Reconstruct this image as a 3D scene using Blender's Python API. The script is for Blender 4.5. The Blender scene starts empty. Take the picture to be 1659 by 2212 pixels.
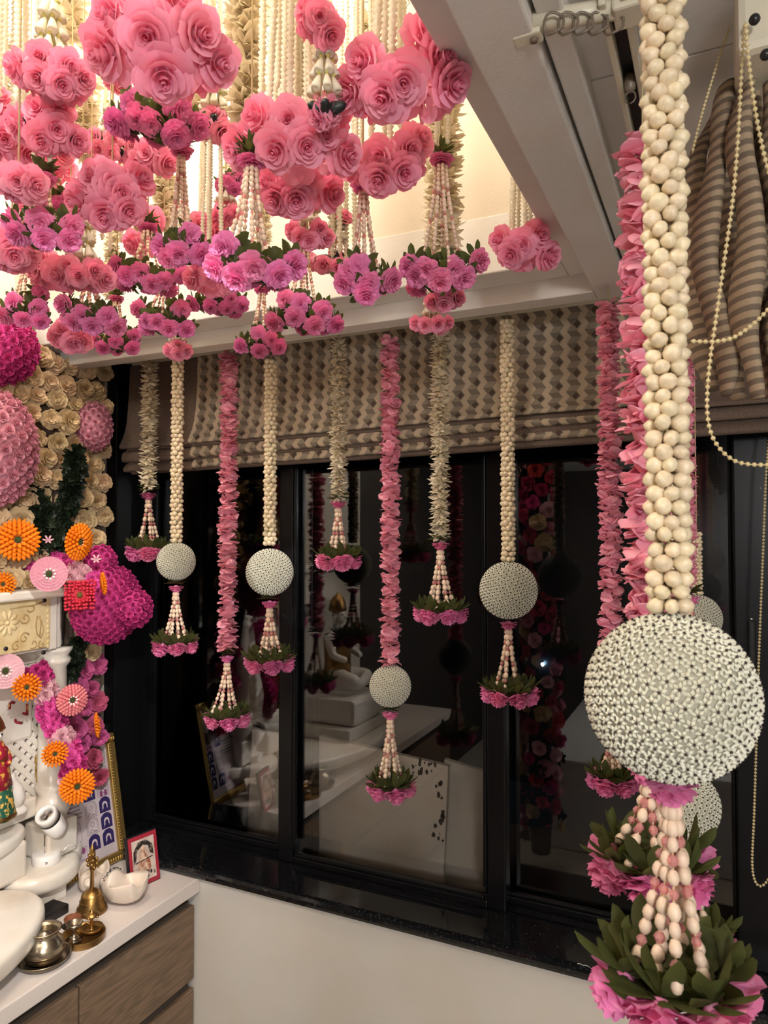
import bpy, bmesh, math, random
import numpy as np
from mathutils import Vector, Matrix, Euler, Quaternion

R = random.Random(11)
SC = bpy.context.scene
COL = SC.collection
pi = math.pi

# ------------------------------------------------------------------ camera
F = 1534.0; W = 1659; H = 2212
CAMZ = 1.77
YAW = math.radians(25.2); PITCH = math.radians(1.64)
cam = bpy.data.cameras.new('camera'); camo = bpy.data.objects.new('camera', cam); COL.objects.link(camo)
camo.location = (0, 0, CAMZ); camo.rotation_euler = (pi/2 + PITCH, 0, YAW)
cam.sensor_fit = 'AUTO'; cam.sensor_width = 36; cam.lens = F/H*36; cam.clip_start = .02
cam.dof.use_dof = True; cam.dof.focus_distance = 1.75; cam.dof.aperture_fstop = 22
SC.camera = camo
CR = Euler((pi/2 + PITCH, 0, YAW)).to_matrix()
CAM = Vector((0, 0, CAMZ))
def ray(px, py): return CR @ Vector(((px-W/2)/F, -(py-H/2)/F, -1.0))
def P(px, py, d): return CAM + ray(px, py)*d
def PY(px, py, y): r = ray(px, py); return CAM + r*(y/r.y)
def PX(px, py, x): r = ray(px, py); return CAM + r*(x/r.x)
def PZ(px, py, z): r = ray(px, py); return CAM + r*((z-CAMZ)/r.z)
def depth(p): return -(CR.transposed() @ (p-CAM)).z

# ------------------------------------------------------------------ world, exposure
wd = bpy.data.worlds.new('night'); SC.world = wd; wd.use_nodes = True
wd.node_tree.nodes['Background'].inputs[0].default_value = (.003, .0033, .004, 1)
wd.node_tree.nodes['Background'].inputs[1].default_value = .5
SC.view_settings.view_transform = 'Standard'; SC.view_settings.look = 'None'
SC.view_settings.gamma = 1; SC.view_settings.use_curve_mapping = False
SC.view_settings.exposure = 0.36
try:
    SC.cycles.max_bounces = 10; SC.cycles.diffuse_bounces = 4; SC.cycles.glossy_bounces = 4
    SC.cycles.transmission_bounces = 6; SC.cycles.transparent_max_bounces = 12
    SC.cycles.caustics_reflective = False; SC.cycles.caustics_refractive = False
    SC.cycles.sample_clamp_indirect = 6
except Exception: pass

def lamp(name, typ, loc, power, col=(1, 1, 1), size=.3, aim=None, spot=None, blend=.5, size_y=None):
    l = bpy.data.lights.new(name, typ); o = bpy.data.objects.new(name, l); COL.objects.link(o)
    o.location = loc; l.energy = power; l.color = col
    if typ == 'AREA':
        l.size = size
        if size_y: l.shape = 'RECTANGLE'; l.size_y = size_y
    else: l.shadow_soft_size = size
    if typ == 'SPOT': l.spot_size = spot; l.spot_blend = blend
    if aim is not None:
        o.rotation_euler = (Vector(aim)-Vector(loc)).to_track_quat('-Z', 'Y').to_euler()
    return o
WARM = (1, .91, .79); NEUT = (1, .99, .985)
lamp('added_room_light', 'POINT', (.75, -1.35, 2.0), 60, NEUT, .14)  # unseen lamp added behind the camera, kept out of the panes' reflection
lamp('cove_light', 'POINT', (-1.30, 1.02, 2.84), 20, (1, .95, .86), .06)
lamp('cove_light', 'POINT', (-.72, .30, 2.84), 12, WARM, .06)
lamp('cove_light', 'POINT', (-.62, 1.05, 2.84), 5, WARM, .06)
lamp('cove_light', 'POINT', (-1.10, -.28, 2.84), 13, WARM, .06)  # unseen lamp added in the recess for more light from above
lamp('altar_spot', 'SPOT', (-.19, .28, 2.235), 62, (1, .97, .92), .03, aim=(-1.75, 1.25, 1.25), spot=.72, blend=.6)
lamp('counter_spot', 'SPOT', (-.19, .10, 2.235), 34, (1, .94, .9), .03, aim=(-1.5, 1.45, .75), spot=.55, blend=.7)
lamp('ball_spot', 'SPOT', (-.19, -.05, 2.235), 60, (1, .98, .95), .006, aim=PY(617, 1215, 1.585), spot=.105, blend=.15)

# ------------------------------------------------------------------ materials
def S(r, g, b):
    f = lambda c: (c/255/12.92) if c/255 <= .04045 else ((c/255+.055)/1.055)**2.4
    return (f(r), f(g), f(b))
MATS = {}
def mat(name, col, rough=.6, metal=0, tl=0.0, var=0.0, hue=0.0, noise=None, bump=None, spec=.5, tcol=None, coat=0, emis=None, wood=False):
    m = bpy.data.materials.new(name); m.use_nodes = True; MATS[name] = m
    nt = m.node_tree; N = nt.nodes; L = nt.links
    b = N['Principled BSDF']; out = N['Material Output']
    b.inputs['Roughness'].default_value = rough; b.inputs['Metallic'].default_value = metal
    b.inputs['Specular IOR Level'].default_value = spec
    if coat: b.inputs['Coat Weight'].default_value = coat; b.inputs['Coat Roughness'].default_value = .08
    rgb = N.new('ShaderNodeRGB'); rgb.outputs[0].default_value = (*col, 1); src = rgb.outputs[0]
    if noise:
        sc, c2, lo, hi = noise[:4]
        tc = N.new('ShaderNodeTexCoord'); mp = N.new('ShaderNodeMapping')
        if len(noise) > 4: mp.inputs['Scale'].default_value = noise[4]
        L.new(tc.outputs['Object'], mp.inputs[0])
        nz = N.new('ShaderNodeTexNoise'); nz.inputs['Scale'].default_value = sc; nz.inputs['Detail'].default_value = 6
        L.new(mp.outputs[0], nz.inputs['Vector'])
        rp = N.new('ShaderNodeMapRange'); rp.inputs['From Min'].default_value = lo; rp.inputs['From Max'].default_value = hi
        L.new(nz.outputs['Fac'], rp.inputs['Value'])
        mx = N.new('ShaderNodeMixRGB'); L.new(rp.outputs[0], mx.inputs[0]); L.new(src, mx.inputs[1]); mx.inputs[2].default_value = (*c2, 1)
        src = mx.outputs[0]
    if var or hue:
        oi = N.new('ShaderNodeObjectInfo'); hs = N.new('ShaderNodeHueSaturation')
        mr = N.new('ShaderNodeMapRange'); mr.inputs['To Min'].default_value = 1-var; mr.inputs['To Max'].default_value = 1+var
        L.new(oi.outputs['Random'], mr.inputs['Value']); L.new(mr.outputs[0], hs.inputs['Value'])
        if hue:
            mu = N.new('ShaderNodeMath'); mu.operation = 'MULTIPLY'; mu.inputs[1].default_value = 7.31; L.new(oi.outputs['Random'], mu.inputs[0])
            fr = N.new('ShaderNodeMath'); fr.operation = 'FRACT'; L.new(mu.outputs[0], fr.inputs[0])
            m2 = N.new('ShaderNodeMapRange'); m2.inputs['To Min'].default_value = .5-hue; m2.inputs['To Max'].default_value = .5+hue
            L.new(fr.outputs[0], m2.inputs['Value']); L.new(m2.outputs[0], hs.inputs['Hue'])
        L.new(src, hs.inputs['Color']); src = hs.outputs[0]
    L.new(src, b.inputs['Base Color'])
    if bump:
        tc = N.new('ShaderNodeTexCoord'); nz = N.new('ShaderNodeTexNoise'); nz.inputs['Scale'].default_value = bump[0]; nz.inputs['Detail'].default_value = 4
        L.new(tc.outputs['Object'], nz.inputs['Vector'])
        bp = N.new('ShaderNodeBump'); bp.inputs['Strength'].default_value = bump[1]; bp.inputs['Distance'].default_value = .01
        L.new(nz.outputs['Fac'], bp.inputs['Height']); L.new(bp.outputs[0], b.inputs['Normal'])
    if tl:
        t = N.new('ShaderNodeBsdfTranslucent')
        if tcol: t.inputs[0].default_value = (*tcol, 1)
        else: L.new(src, t.inputs[0])
        ms = N.new('ShaderNodeMixShader'); ms.inputs[0].default_value = tl
        L.new(b.outputs[0], ms.inputs[1]); L.new(t.outputs[0], ms.inputs[2]); L.new(ms.outputs[0], out.inputs[0])
    if emis: b.inputs['Emission Color'].default_value = (*emis[0], 1); b.inputs['Emission Strength'].default_value = emis[1]
    return m

M = {}
M['wall'] = mat('painted_wall', S(220, 217, 211), .55, noise=(3, S(216, 208, 196), .4, .7), bump=(180, .04))
M['ceil'] = mat('white_ceiling', S(222, 218, 212), .5, noise=(9, S(216, 209, 198), .45, .75), bump=(150, .05))
M['cove'] = mat('cream_cove', S(216, 204, 184), .6, bump=(160, .06))
M['floor'] = mat('floor_tile', S(190, 182, 172), .25)
M['backwall'] = mat('grey_wall', S(62, 56, 51), .6, noise=(4, S(52, 47, 43), .4, .7))
M['groove'] = mat('dark_joint', S(70, 62, 55), .8)
M['black'] = mat('black_metal', (.005, .005, .006), .32, noise=(55, (.25, .23, .2), .735, .76), spec=.25)
M['blackclean'] = mat('black_aluminium', (.005, .005, .006), .3, spec=.25)
M['granite'] = mat('black_granite', (.006, .0065, .008), .07, noise=(160, (.06, .06, .065), .56, .8), spec=.5)
M['counter'] = mat('white_laminate', S(228, 218, 212), .3, coat=.15)
M['marble'] = mat('white_marble', S(236, 230, 220), .25, noise=(5, S(214, 200, 184), .5, .75))
M['carved'] = mat('carved_yellow_stone', S(226, 206, 160), .5, noise=(20, S(206, 180, 130), .45, .7), bump=(60, .25))
M['carveline'] = mat('carved_line', S(176, 148, 100), .6)
M['pink'] = mat('pink_foam', S(251, 180, 204), .75, tl=.34, var=.06, hue=.008, tcol=S(255, 138, 170), spec=.2)
M['hot'] = mat('orchid_pink_sola', S(248, 150, 200), .8, tl=.18, var=.10, hue=.015, tcol=S(255, 125, 182), spec=.2, noise=(3.5, S(248, 172, 206), .5, .7))
M['fabric'] = mat('pink_fabric', S(248, 176, 194), .7, tl=.22, var=.07, hue=.01, tcol=S(250, 150, 172), spec=.2)
M['magenta'] = mat('magenta_foam', S(204, 64, 136), .7, tl=.12, var=.10, spec=.25)
M['rosepink'] = mat('bright_pink_foam', S(232, 92, 172), .7, tl=.12, var=.12, spec=.25)
M['palepink'] = mat('pale_pink_foam', S(238, 190, 200), .7, tl=.2, var=.06, spec=.25)
M['blush'] = mat('blush_foam', S(226, 158, 176), .7, tl=.2, var=.06, spec=.25)
M['creamflower'] = mat('cream_sola', S(216, 188, 148), .8, tl=.15, var=.10, hue=.01, spec=.15, noise=(2.5, S(232, 206, 166), .45, .7))
M['dustpink'] = mat('dusty_pink_sola', S(204, 96, 140), .8, tl=.15, var=.14, hue=.02, spec=.15)
M['leaf'] = mat('dark_olive_leaf', S(72, 78, 42), .6, tl=.25, var=.22, hue=.02, tcol=S(112, 124, 54), spec=.3)
M['darkleaf'] = mat('deep_green_leaf', S(30, 40, 26), .45, tl=.08, var=.25, spec=.4)
M['ivory'] = mat('ivory_husk_leaf', S(238, 227, 204), .7, tl=.3, var=.12, hue=.008, tcol=S(246, 232, 200), spec=.2)
M['shell'] = mat('cream_shell', S(228, 208, 172), .38, var=.09, hue=.008, noise=(2.2, S(238, 222, 194), .4, .7))
M['bead'] = mat('wooden_bead', S(232, 206, 182), .42, var=.08, hue=.008)
M['string'] = mat('string', S(206, 186, 140), .8)
M['jasmine'] = mat('jasmine_foam', S(246, 238, 220), .6, tl=.3, var=.06, tcol=S(252, 241, 214), spec=.2)
M['bellwhite'] = mat('white_bell_petal', S(240, 238, 225), .5, tl=.35, tcol=S(250, 240, 205), spec=.3)
M['yellowbead'] = mat('yellow_green_bead', S(196, 186, 96), .4)
M['calyx'] = mat('black_calyx', S(28, 36, 36), .4, spec=.4)
M['floret'] = mat('white_shell_floret', S(224, 222, 204), .42, spec=.35)
M['seed'] = mat('dark_seed', S(52, 38, 34), .4)
M['core'] = mat('ball_core', S(172, 168, 150), .9)
M['orange'] = mat('orange_paper', S(246, 132, 24), .6, tl=.15, var=.05, spec=.2)
M['coral'] = mat('coral_paper', S(226, 130, 136), .6, tl=.15, spec=.2)
M['red'] = mat('coral_red_paper', S(214, 56, 76), .6, tl=.1, spec=.2)
M['white'] = mat('white_bead', S(240, 238, 232), .5)
M['greenfuzz'] = mat('green_pollen', S(84, 104, 44), .8, bump=(400, .8))
M['yellowfuzz'] = mat('olive_pollen', S(150, 130, 60), .8, bump=(400, .8))
M['gold'] = mat('gilt_frame', S(190, 158, 92), .35, metal=.85)
M['brass'] = mat('brass', S(168, 132, 78), .34, metal=.95, noise=(30, S(112, 82, 46), .5, .8))
M['steel'] = mat('tarnished_steel', S(186, 172, 150), .24, metal=.95, noise=(14, S(120, 104, 84), .5, .8))
M['chrome'] = mat('chrome', S(220, 220, 222), .12, metal=1)
M['whitepl'] = mat('white_plastic', S(236, 232, 228), .3)
M['blackpl'] = mat('black_plastic', (.012, .012, .014), .3)
M['pearl'] = mat('pearl_conch', S(226, 212, 196), .18, coat=.6, noise=(6, S(232, 204, 196), .5, .75))
M['clay'] = mat('terracotta', S(130, 76, 48), .8)
M['paper'] = mat('poster_paper', S(206, 192, 196), .5, coat=.25)
M['ink'] = mat('blue_ink', S(66, 58, 120), .6)
M['inkdark'] = mat('indigo_ink', S(44, 32, 90), .6)
M['greyink'] = mat('grey_ink', S(110, 100, 116), .6)
M['plum'] = mat('plum_ink', S(140, 70, 120), .6)
M['redframe'] = mat('red_card', S(158, 38, 56), .5)
M['sepia'] = mat('sepia_print', S(150, 92, 66), .5, noise=(50, S(220, 190, 165), .45, .6))
M['photo'] = mat('photo_print', S(206, 190, 178), .4, noise=(22, S(160, 130, 112), .45, .75))
M['darkprint'] = mat('dark_print', S(40, 32, 34), .5, noise=(60, S(150, 130, 116), .5, .65))
M['railwhite'] = mat('ivory_rail', S(216, 208, 186), .35)
M['ring'] = mat('grey_hook', S(120, 108, 92), .4)
M['chain'] = mat('ivory_bead', S(216, 198, 150), .35)
M['brownlining'] = mat('brown_lining', S(112, 94, 82), .8, noise=(200, S(96, 80, 70), .4, .7))
M['wire'] = mat('galvanised_wire', S(74, 62, 50), .5, metal=.4)
M['board'] = mat('leaning_board', S(196, 184, 168), .6, noise=(4, S(176, 160, 140), .5, .7))
M['boardstain'] = mat('peeled_patch', S(40, 34, 30), .8)
M['zari'] = mat('red_silk', S(150, 26, 50), .5, noise=(60, S(210, 160, 60), .55, .6))
M['zarigreen'] = mat('green_silk', S(20, 80, 62), .5, noise=(90, S(210, 170, 80), .54, .6))
M['skinmarble'] = mat('marble_figure', S(238, 232, 224), .3)
M['led'] = mat('blue_white_bulb', (.4, .7, 1), .3, emis=((.40, .70, 1), 20))
M['lampface'] = mat('lamp_face', (1, .95, .85), .3, emis=((1, .93, .8), 22))
M['platform'] = mat('white_platform', S(206, 206, 206), .5)
M['redpetal'] = mat('dark_red_flower', S(190, 50, 80), .7, var=.2, hue=.02)
M['wood'] = None

def wood_mat():
    m = bpy.data.materials.new('oak_laminate'); m.use_nodes = True; nt = m.node_tree; N = nt.nodes; L = nt.links; b = N['Principled BSDF']
    tc = N.new('ShaderNodeTexCoord'); mp = N.new('ShaderNodeMapping'); mp.inputs['Scale'].default_value = (6, 1.1, 9); L.new(tc.outputs['Object'], mp.inputs[0])
    n1 = N.new('ShaderNodeTexNoise'); n1.inputs['Scale'].default_value = 2.2; n1.inputs['Detail'].default_value = 3; n1.inputs['Distortion'].default_value = .6; L.new(mp.outputs[0], n1.inputs['Vector'])
    wv = N.new('ShaderNodeMath'); wv.operation = 'MULTIPLY'; wv.inputs[1].default_value = 16; L.new(n1.outputs['Fac'], wv.inputs[0])
    fr = N.new('ShaderNodeMath'); fr.operation = 'PINGPONG'; fr.inputs[1].default_value = 1; L.new(wv.outputs[0], fr.inputs[0])
    mp2 = N.new('ShaderNodeMapping'); mp2.inputs['Scale'].default_value = (60, 4, 160); L.new(tc.outputs['Object'], mp2.inputs[0])
    n2 = N.new('ShaderNodeTexNoise'); n2.inputs['Scale'].default_value = 3; n2.inputs['Detail'].default_value = 5; L.new(mp2.outputs[0], n2.inputs['Vector'])
    ad = N.new('ShaderNodeMath'); ad.operation = 'MULTIPLY_ADD'; ad.inputs[1].default_value = .35; L.new(fr.outputs[0], ad.inputs[0])
    m3 = N.new('ShaderNodeMath'); m3.operation = 'MULTIPLY'; m3.inputs[1].default_value = .8; L.new(n2.outputs['Fac'], m3.inputs[0]); L.new(m3.outputs[0], ad.inputs[2])
    cr = N.new('ShaderNodeValToRGB'); cr.color_ramp.elements[0].color = (*S(92, 74, 58), 1); cr.color_ramp.elements[1].color = (*S(142, 118, 95), 1)
    cr.color_ramp.elements[0].position = .2; cr.color_ramp.elements[1].position = .85
    L.new(ad.outputs[0], cr.inputs[0]); L.new(cr.outputs[0], b.inputs['Base Color']); b.inputs['Roughness'].default_value = .45
    return m
M['wood'] = wood_mat()

def glassy(name, col, rough=.05, tr=.75):
    m = bpy.data.materials.new(name); m.use_nodes = True; nt = m.node_tree; N = nt.nodes; L = nt.links
    b = N['Principled BSDF']; b.inputs['Base Color'].default_value = (*col, 1); b.inputs['Roughness'].default_value = rough
    t = N.new('ShaderNodeBsdfTransparent'); t.inputs[0].default_value = (*[min(1, c*.8+.2) for c in col], 1)
    ms = N.new('ShaderNodeMixShader'); ms.inputs[0].default_value = tr
    L.new(b.outputs[0], ms.inputs[1]); L.new(t.outputs[0], ms.inputs[2]); L.new(ms.outputs[0], N['Material Output'].inputs[0])
    return m
M['crystal'] = glassy('pink_crystal', S(246, 186, 184), .06, .62)
def window_glass():
    m = bpy.data.materials.new('window_glass'); m.use_nodes = True; nt = m.node_tree; N = nt.nodes; L = nt.links
    t = N.new('ShaderNodeBsdfTransparent'); g = N.new('ShaderNodeBsdfGlossy'); g.inputs['Roughness'].default_value = 0.0
    fz = N.new('ShaderNodeFresnel'); fz.inputs[0].default_value = 1.5
    mu = N.new('ShaderNodeMath'); mu.operation = 'MULTIPLY'; mu.inputs[1].default_value = 1.7; L.new(fz.outputs[0], mu.inputs[0])
    ms = N.new('ShaderNodeMixShader'); L.new(mu.outputs[0], ms.inputs[0]); L.new(t.outputs[0], ms.inputs[1]); L.new(g.outputs[0], ms.inputs[2])
    L.new(ms.outputs[0], N['Material Output'].inputs[0]); return m
M['glass'] = window_glass()

def mathn(N, L, op, a, b=None, c=None):
    n = N.new('ShaderNodeMath'); n.operation = op
    for i, v in enumerate((a, b, c)):
        if v is None: continue
        if isinstance(v, (int, float)): n.inputs[i].default_value = v
        else: L.new(v, n.inputs[i])
    return n.outputs[0]
def blind_mat():
    """woven geometric print: leaning parallelograms in three taupes with dark lozenges, from the cloth's own UVs (metres)"""
    m = bpy.data.materials.new('geometric_blind_cloth'); m.use_nodes = True; nt = m.node_tree; N = nt.nodes; L = nt.links; b = N['Principled BSDF']
    uv = N.new('ShaderNodeUVMap'); sp = N.new('ShaderNodeSeparateXYZ'); L.new(uv.outputs[0], sp.inputs[0])
    a, h = .041, .031
    vy = mathn(N, L, 'DIVIDE', sp.outputs[1], h); fy = mathn(N, L, 'FRACT', vy)
    tri = mathn(N, L, 'MULTIPLY', mathn(N, L, 'ABSOLUTE', mathn(N, L, 'SUBTRACT', fy, .5)), 2.0)
    ux = mathn(N, L, 'ADD', mathn(N, L, 'DIVIDE', sp.outputs[0], a), mathn(N, L, 'MULTIPLY', tri, .26))
    u2 = mathn(N, L, 'FRACT', ux); odd = mathn(N, L, 'LESS_THAN', fy, .5)
    isA = mathn(N, L, 'LESS_THAN', u2, .40)
    nz = N.new('ShaderNodeTexNoise'); nz.inputs['Scale'].default_value = 1; nz.inputs['Detail'].default_value = 3
    mp = N.new('ShaderNodeMapping'); mp.inputs['Scale'].default_value = (220, 900, 1); L.new(uv.outputs[0], mp.inputs[0]); L.new(mp.outputs[0], nz.inputs['Vector'])
    light = N.new('ShaderNodeMixRGB'); light.inputs[1].default_value = (*S(166, 147, 124), 1); light.inputs[2].default_value = (*S(214, 195, 168), 1); L.new(nz.outputs['Fac'], light.inputs[0])
    mid = N.new('ShaderNodeMixRGB'); mid.inputs[1].default_value = (*S(150, 138, 121), 1); mid.inputs[2].default_value = (*S(124, 112, 98), 1); L.new(odd, mid.inputs[0])
    mx = N.new('ShaderNodeMixRGB'); L.new(isA, mx.inputs[0]); L.new(mid.outputs[0], mx.inputs[1]); L.new(light.outputs[0], mx.inputs[2])
    # dark lozenges in alternate cells
    par = mathn(N, L, 'MODULO', mathn(N, L, 'ABSOLUTE', mathn(N, L, 'ADD', mathn(N, L, 'FLOOR', mathn(N, L, 'DIVIDE', sp.outputs[0], a)), mathn(N, L, 'FLOOR', vy))), 2)
    dd = mathn(N, L, 'ADD', mathn(N, L, 'DIVIDE', mathn(N, L, 'ABSOLUTE', mathn(N, L, 'SUBTRACT', mathn(N, L, 'FRACT', mathn(N, L, 'DIVIDE', sp.outputs[0], a)), .72)), .21), mathn(N, L, 'DIVIDE', mathn(N, L, 'ABSOLUTE', mathn(N, L, 'SUBTRACT', fy, .5)), .34))
    dm = mathn(N, L, 'MULTIPLY', mathn(N, L, 'LESS_THAN', dd, 1.0), par)
    mx2 = N.new('ShaderNodeMixRGB'); L.new(dm, mx2.inputs[0]); L.new(mx.outputs[0], mx2.inputs[1]); mx2.inputs[2].default_value = (*S(88, 73, 61), 1)
    L.new(mx2.outputs[0], b.inputs['Base Color']); b.inputs['Roughness'].default_value = .75; b.inputs['Specular IOR Level'].default_value = .25
    return m
M['blind'] = blind_mat()
def stripe_mat():
    m = bpy.data.materials.new('striped_blind_cloth'); m.use_nodes = True; nt = m.node_tree; N = nt.nodes; L = nt.links; b = N['Principled BSDF']
    uv = N.new('ShaderNodeUVMap'); sp = N.new('ShaderNodeSeparateXYZ'); L.new(uv.outputs[0], sp.inputs[0])
    w = mathn(N, L, 'SINE', mathn(N, L, 'MULTIPLY', sp.outputs[0], 9.0))
    st = mathn(N, L, 'FRACT', mathn(N, L, 'ADD', mathn(N, L, 'DIVIDE', sp.outputs[1], .0115), mathn(N, L, 'MULTIPLY', w, .22)))
    k = mathn(N, L, 'GREATER_THAN', st, .48)
    nz = N.new('ShaderNodeTexNoise'); nz.inputs['Scale'].default_value = 600; L.new(uv.outputs[0], nz.inputs['Vector'])
    lt = N.new('ShaderNodeMixRGB'); lt.inputs[1].default_value = (*S(146, 128, 106), 1); lt.inputs[2].default_value = (*S(172, 152, 126), 1); L.new(nz.outputs['Fac'], lt.inputs[0])
    mx = N.new('ShaderNodeMixRGB'); L.new(k, mx.inputs[0]); mx.inputs[1].default_value = (*S(112, 98, 84), 1); L.new(lt.outputs[0], mx.inputs[2])
    L.new(mx.outputs[0], b.inputs['Base Color']); b.inputs['Roughness'].default_value = .8; b.inputs['Specular IOR Level'].default_value = .2
    return m
M['stripe'] = stripe_mat()

# ------------------------------------------------------------------ mesh helpers
class MB:
    def __init__(s): s.v = []; s.f = []; s.m = []; s.sm = []; s.uv = None
    def add(s, vs, fs, mi=0, sm=True, T=None):
        o = len(s.v)
        s.v += [tuple(T @ Vector(p)) for p in vs] if T is not None else [tuple(p) for p in vs]
        s.f += [tuple(i+o for i in f) for f in fs]; s.m += [mi]*len(fs); s.sm += [sm]*len(fs)
    def box(s, c, d, mi=0, T=None):
        x, y, z = c; a, b, e = d[0]/2, d[1]/2, d[2]/2
        vs = [(x+i*a, y+j*b, z+k*e) for i in (-1, 1) for j in (-1, 1) for k in (-1, 1)]
        s.add(vs, [(0, 1, 3, 2), (4, 6, 7, 5), (0, 4, 5, 1), (2, 3, 7, 6), (0, 2, 6, 4), (1, 5, 7, 3)], mi, False, T)
    def bev(s, c, d, r=.004, mi=0, T=None, seg=2):
        bm = bmesh.new(); bmesh.ops.create_cube(bm, size=1, matrix=Matrix.Translation(Vector(c)) @ Matrix.Diagonal((*d, 1)))
        bmesh.ops.bevel(bm, geom=bm.edges[:], offset=r, segments=seg, profile=.5, affect='EDGES', clamp_overlap=True)
        s.frombm(bm, mi, T, False)
    def frombm(s, bm, mi=0, T=None, sm=True):
        bm.verts.index_update()
        s.add([v.co[:] for v in bm.verts], [[v.index for v in f.verts] for f in bm.faces], mi, sm, T); bm.free()
    def tube(s, pts, rad, n=6, mi=0, caps=True, T=None, closed=False):
        pts = [Vector(p) for p in pts]; k = len(pts)
        if not hasattr(rad, '__len__'): rad = [rad]*k
        vs = []; fs = []; prev = None
        for i, p in enumerate(pts):
            if closed: t = pts[(i+1) % k]-pts[i-1]
            else: t = pts[min(i+1, k-1)]-pts[max(i-1, 0)]
            t = t.normalized() if t.length > 1e-9 else Vector((0, 0, 1))
            if prev is None:
                prev = t.orthogonal().normalized()
            prev = (prev - t*prev.dot(t)); prev = prev.normalized() if prev.length > 1e-6 else t.orthogonal().normalized()
            b = t.cross(prev)
            for j in range(n):
                a = 2*pi*j/n; vs.append(p+(prev*math.cos(a)+b*math.sin(a))*rad[i])
        for i in range(k if closed else k-1):
            for j in range(n):
                i2 = (i+1) % k
                fs.append((i*n+j, i*n+(j+1) % n, i2*n+(j+1) % n, i2*n+j))
        if caps and not closed: fs.append(tuple(range(n-1, -1, -1))); fs.append(tuple(range((k-1)*n, k*n)))
        s.add(vs, fs, mi, True, T)
    def lathe(s, prof, n=24, mi=0, T=None, flute=None):
        vs = []; fs = []; k = len(prof)
        for r, z in prof:
            for j in range(n):
                a = 2*pi*j/n; rr = r*(1+(flute[1]*math.cos(a*flute[0]) if flute else 0)); vs.append((rr*math.cos(a), rr*math.sin(a), z))
        for i in range(k-1):
            for j in range(n): fs.append((i*n+j, i*n+(j+1) % n, (i+1)*n+(j+1) % n, (i+1)*n+j))
        if prof[0][0] > 1e-5: fs.append(tuple(range(n-1, -1, -1)))
        if prof[-1][0] > 1e-5: fs.append(tuple(range((k-1)*n, k*n)))
        s.add(vs, fs, mi, True, T)
    def ell(s, c, r, nu=8, nv=6, mi=0, T=None):
        prof = []; vs = []; fs = []
        vs.append((c[0], c[1], c[2]-r[2]))
        for i in range(1, nv):
            t = -pi/2+pi*i/nv
            for j in range(nu):
                a = 2*pi*j/nu; vs.append((c[0]+r[0]*math.cos(t)*math.cos(a), c[1]+r[1]*math.cos(t)*math.sin(a), c[2]+r[2]*math.sin(t)))
        vs.append((c[0], c[1], c[2]+r[2])); last = len(vs)-1
        for j in range(nu): fs.append((0, 1+(j+1) % nu, 1+j))
        for i in range(nv-2):
            for j in range(nu): fs.append((1+i*nu+j, 1+i*nu+(j+1) % nu, 1+(i+1)*nu+(j+1) % nu, 1+(i+1)*nu+j))
        for j in range(nu): fs.append((last, 1+(nv-2)*nu+j, 1+(nv-2)*nu+(j+1) % nu))
        s.add(vs, fs, mi, True, T)
    def grid(s, fn, nu, nv, mi=0, T=None, sm=True):
        vs = [fn(i/(nu-1), j/(nv-1)) for i in range(nu) for j in range(nv)]
        fs = [(i*nv+j, i*nv+j+1, (i+1)*nv+j+1, (i+1)*nv+j) for i in range(nu-1) for j in range(nv-1)]
        s.add(vs, fs, mi, sm, T)
    def prism(s, poly, z0, z1, mi=0, T=None):
        n = len(poly); vs = [(x, y, z0) for x, y in poly]+[(x, y, z1) for x, y in poly]
        fs = [tuple(range(n-1, -1, -1)), tuple(range(n, 2*n))]+[(i, (i+1) % n, n+(i+1) % n, n+i) for i in range(n)]
        s.add(vs, fs, mi, False, T)
    def mesh(s, name, mats):
        me = bpy.data.meshes.new(name); me.from_pydata(s.v, [], s.f)
        for m_ in (mats if isinstance(mats, (list, tuple)) else [mats]): me.materials.append(M[m_] if isinstance(m_, str) else m_)
        me.polygons.foreach_set('material_index', s.m); me.polygons.foreach_set('use_smooth', s.sm)
        me.update(); return me

def obj(name, me, parent=None, T=None, kind=None, label=None):
    o = bpy.data.objects.new(name, me); COL.objects.link(o)
    if parent is not None: o.parent = parent
    if T is not None: o.matrix_basis = T
    if kind: o['kind'] = kind
    if label: o['label'] = label
    return o
def tag(o, label, cat, group=None):
    o['label'] = label; o['category'] = cat
    if group: o['group'] = group
    return o
def thing(name, label, cat, loc=(0, 0, 0), group=None, T=None):
    o = bpy.data.objects.new(name, None); COL.objects.link(o); o.empty_display_size = .05
    o.location = loc
    if T is not None: o.matrix_basis = T
    return tag(o, label, cat, group)
def TR(loc, s=1.0, rot=None):
    m_ = Matrix.Translation(Vector(loc))
    if rot is not None: m_ = m_ @ (rot.to_matrix().to_4x4() if not isinstance(rot, Matrix) else rot.to_4x4())
    return m_ @ (Matrix.Diagonal((s, s, s, 1)) if not hasattr(s, '__len__') else Matrix.Diagonal((*s, 1)))
def face(n, spin=0.0): return Vector(n).normalized().to_track_quat('Z', 'Y') @ Quaternion((0, 0, 1), spin)
def structure(name, mb, m_, parent=None):
    o = obj(name, mb.mesh(name, m_), parent)
    if parent is None: o['kind'] = 'structure'
    return o

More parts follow.
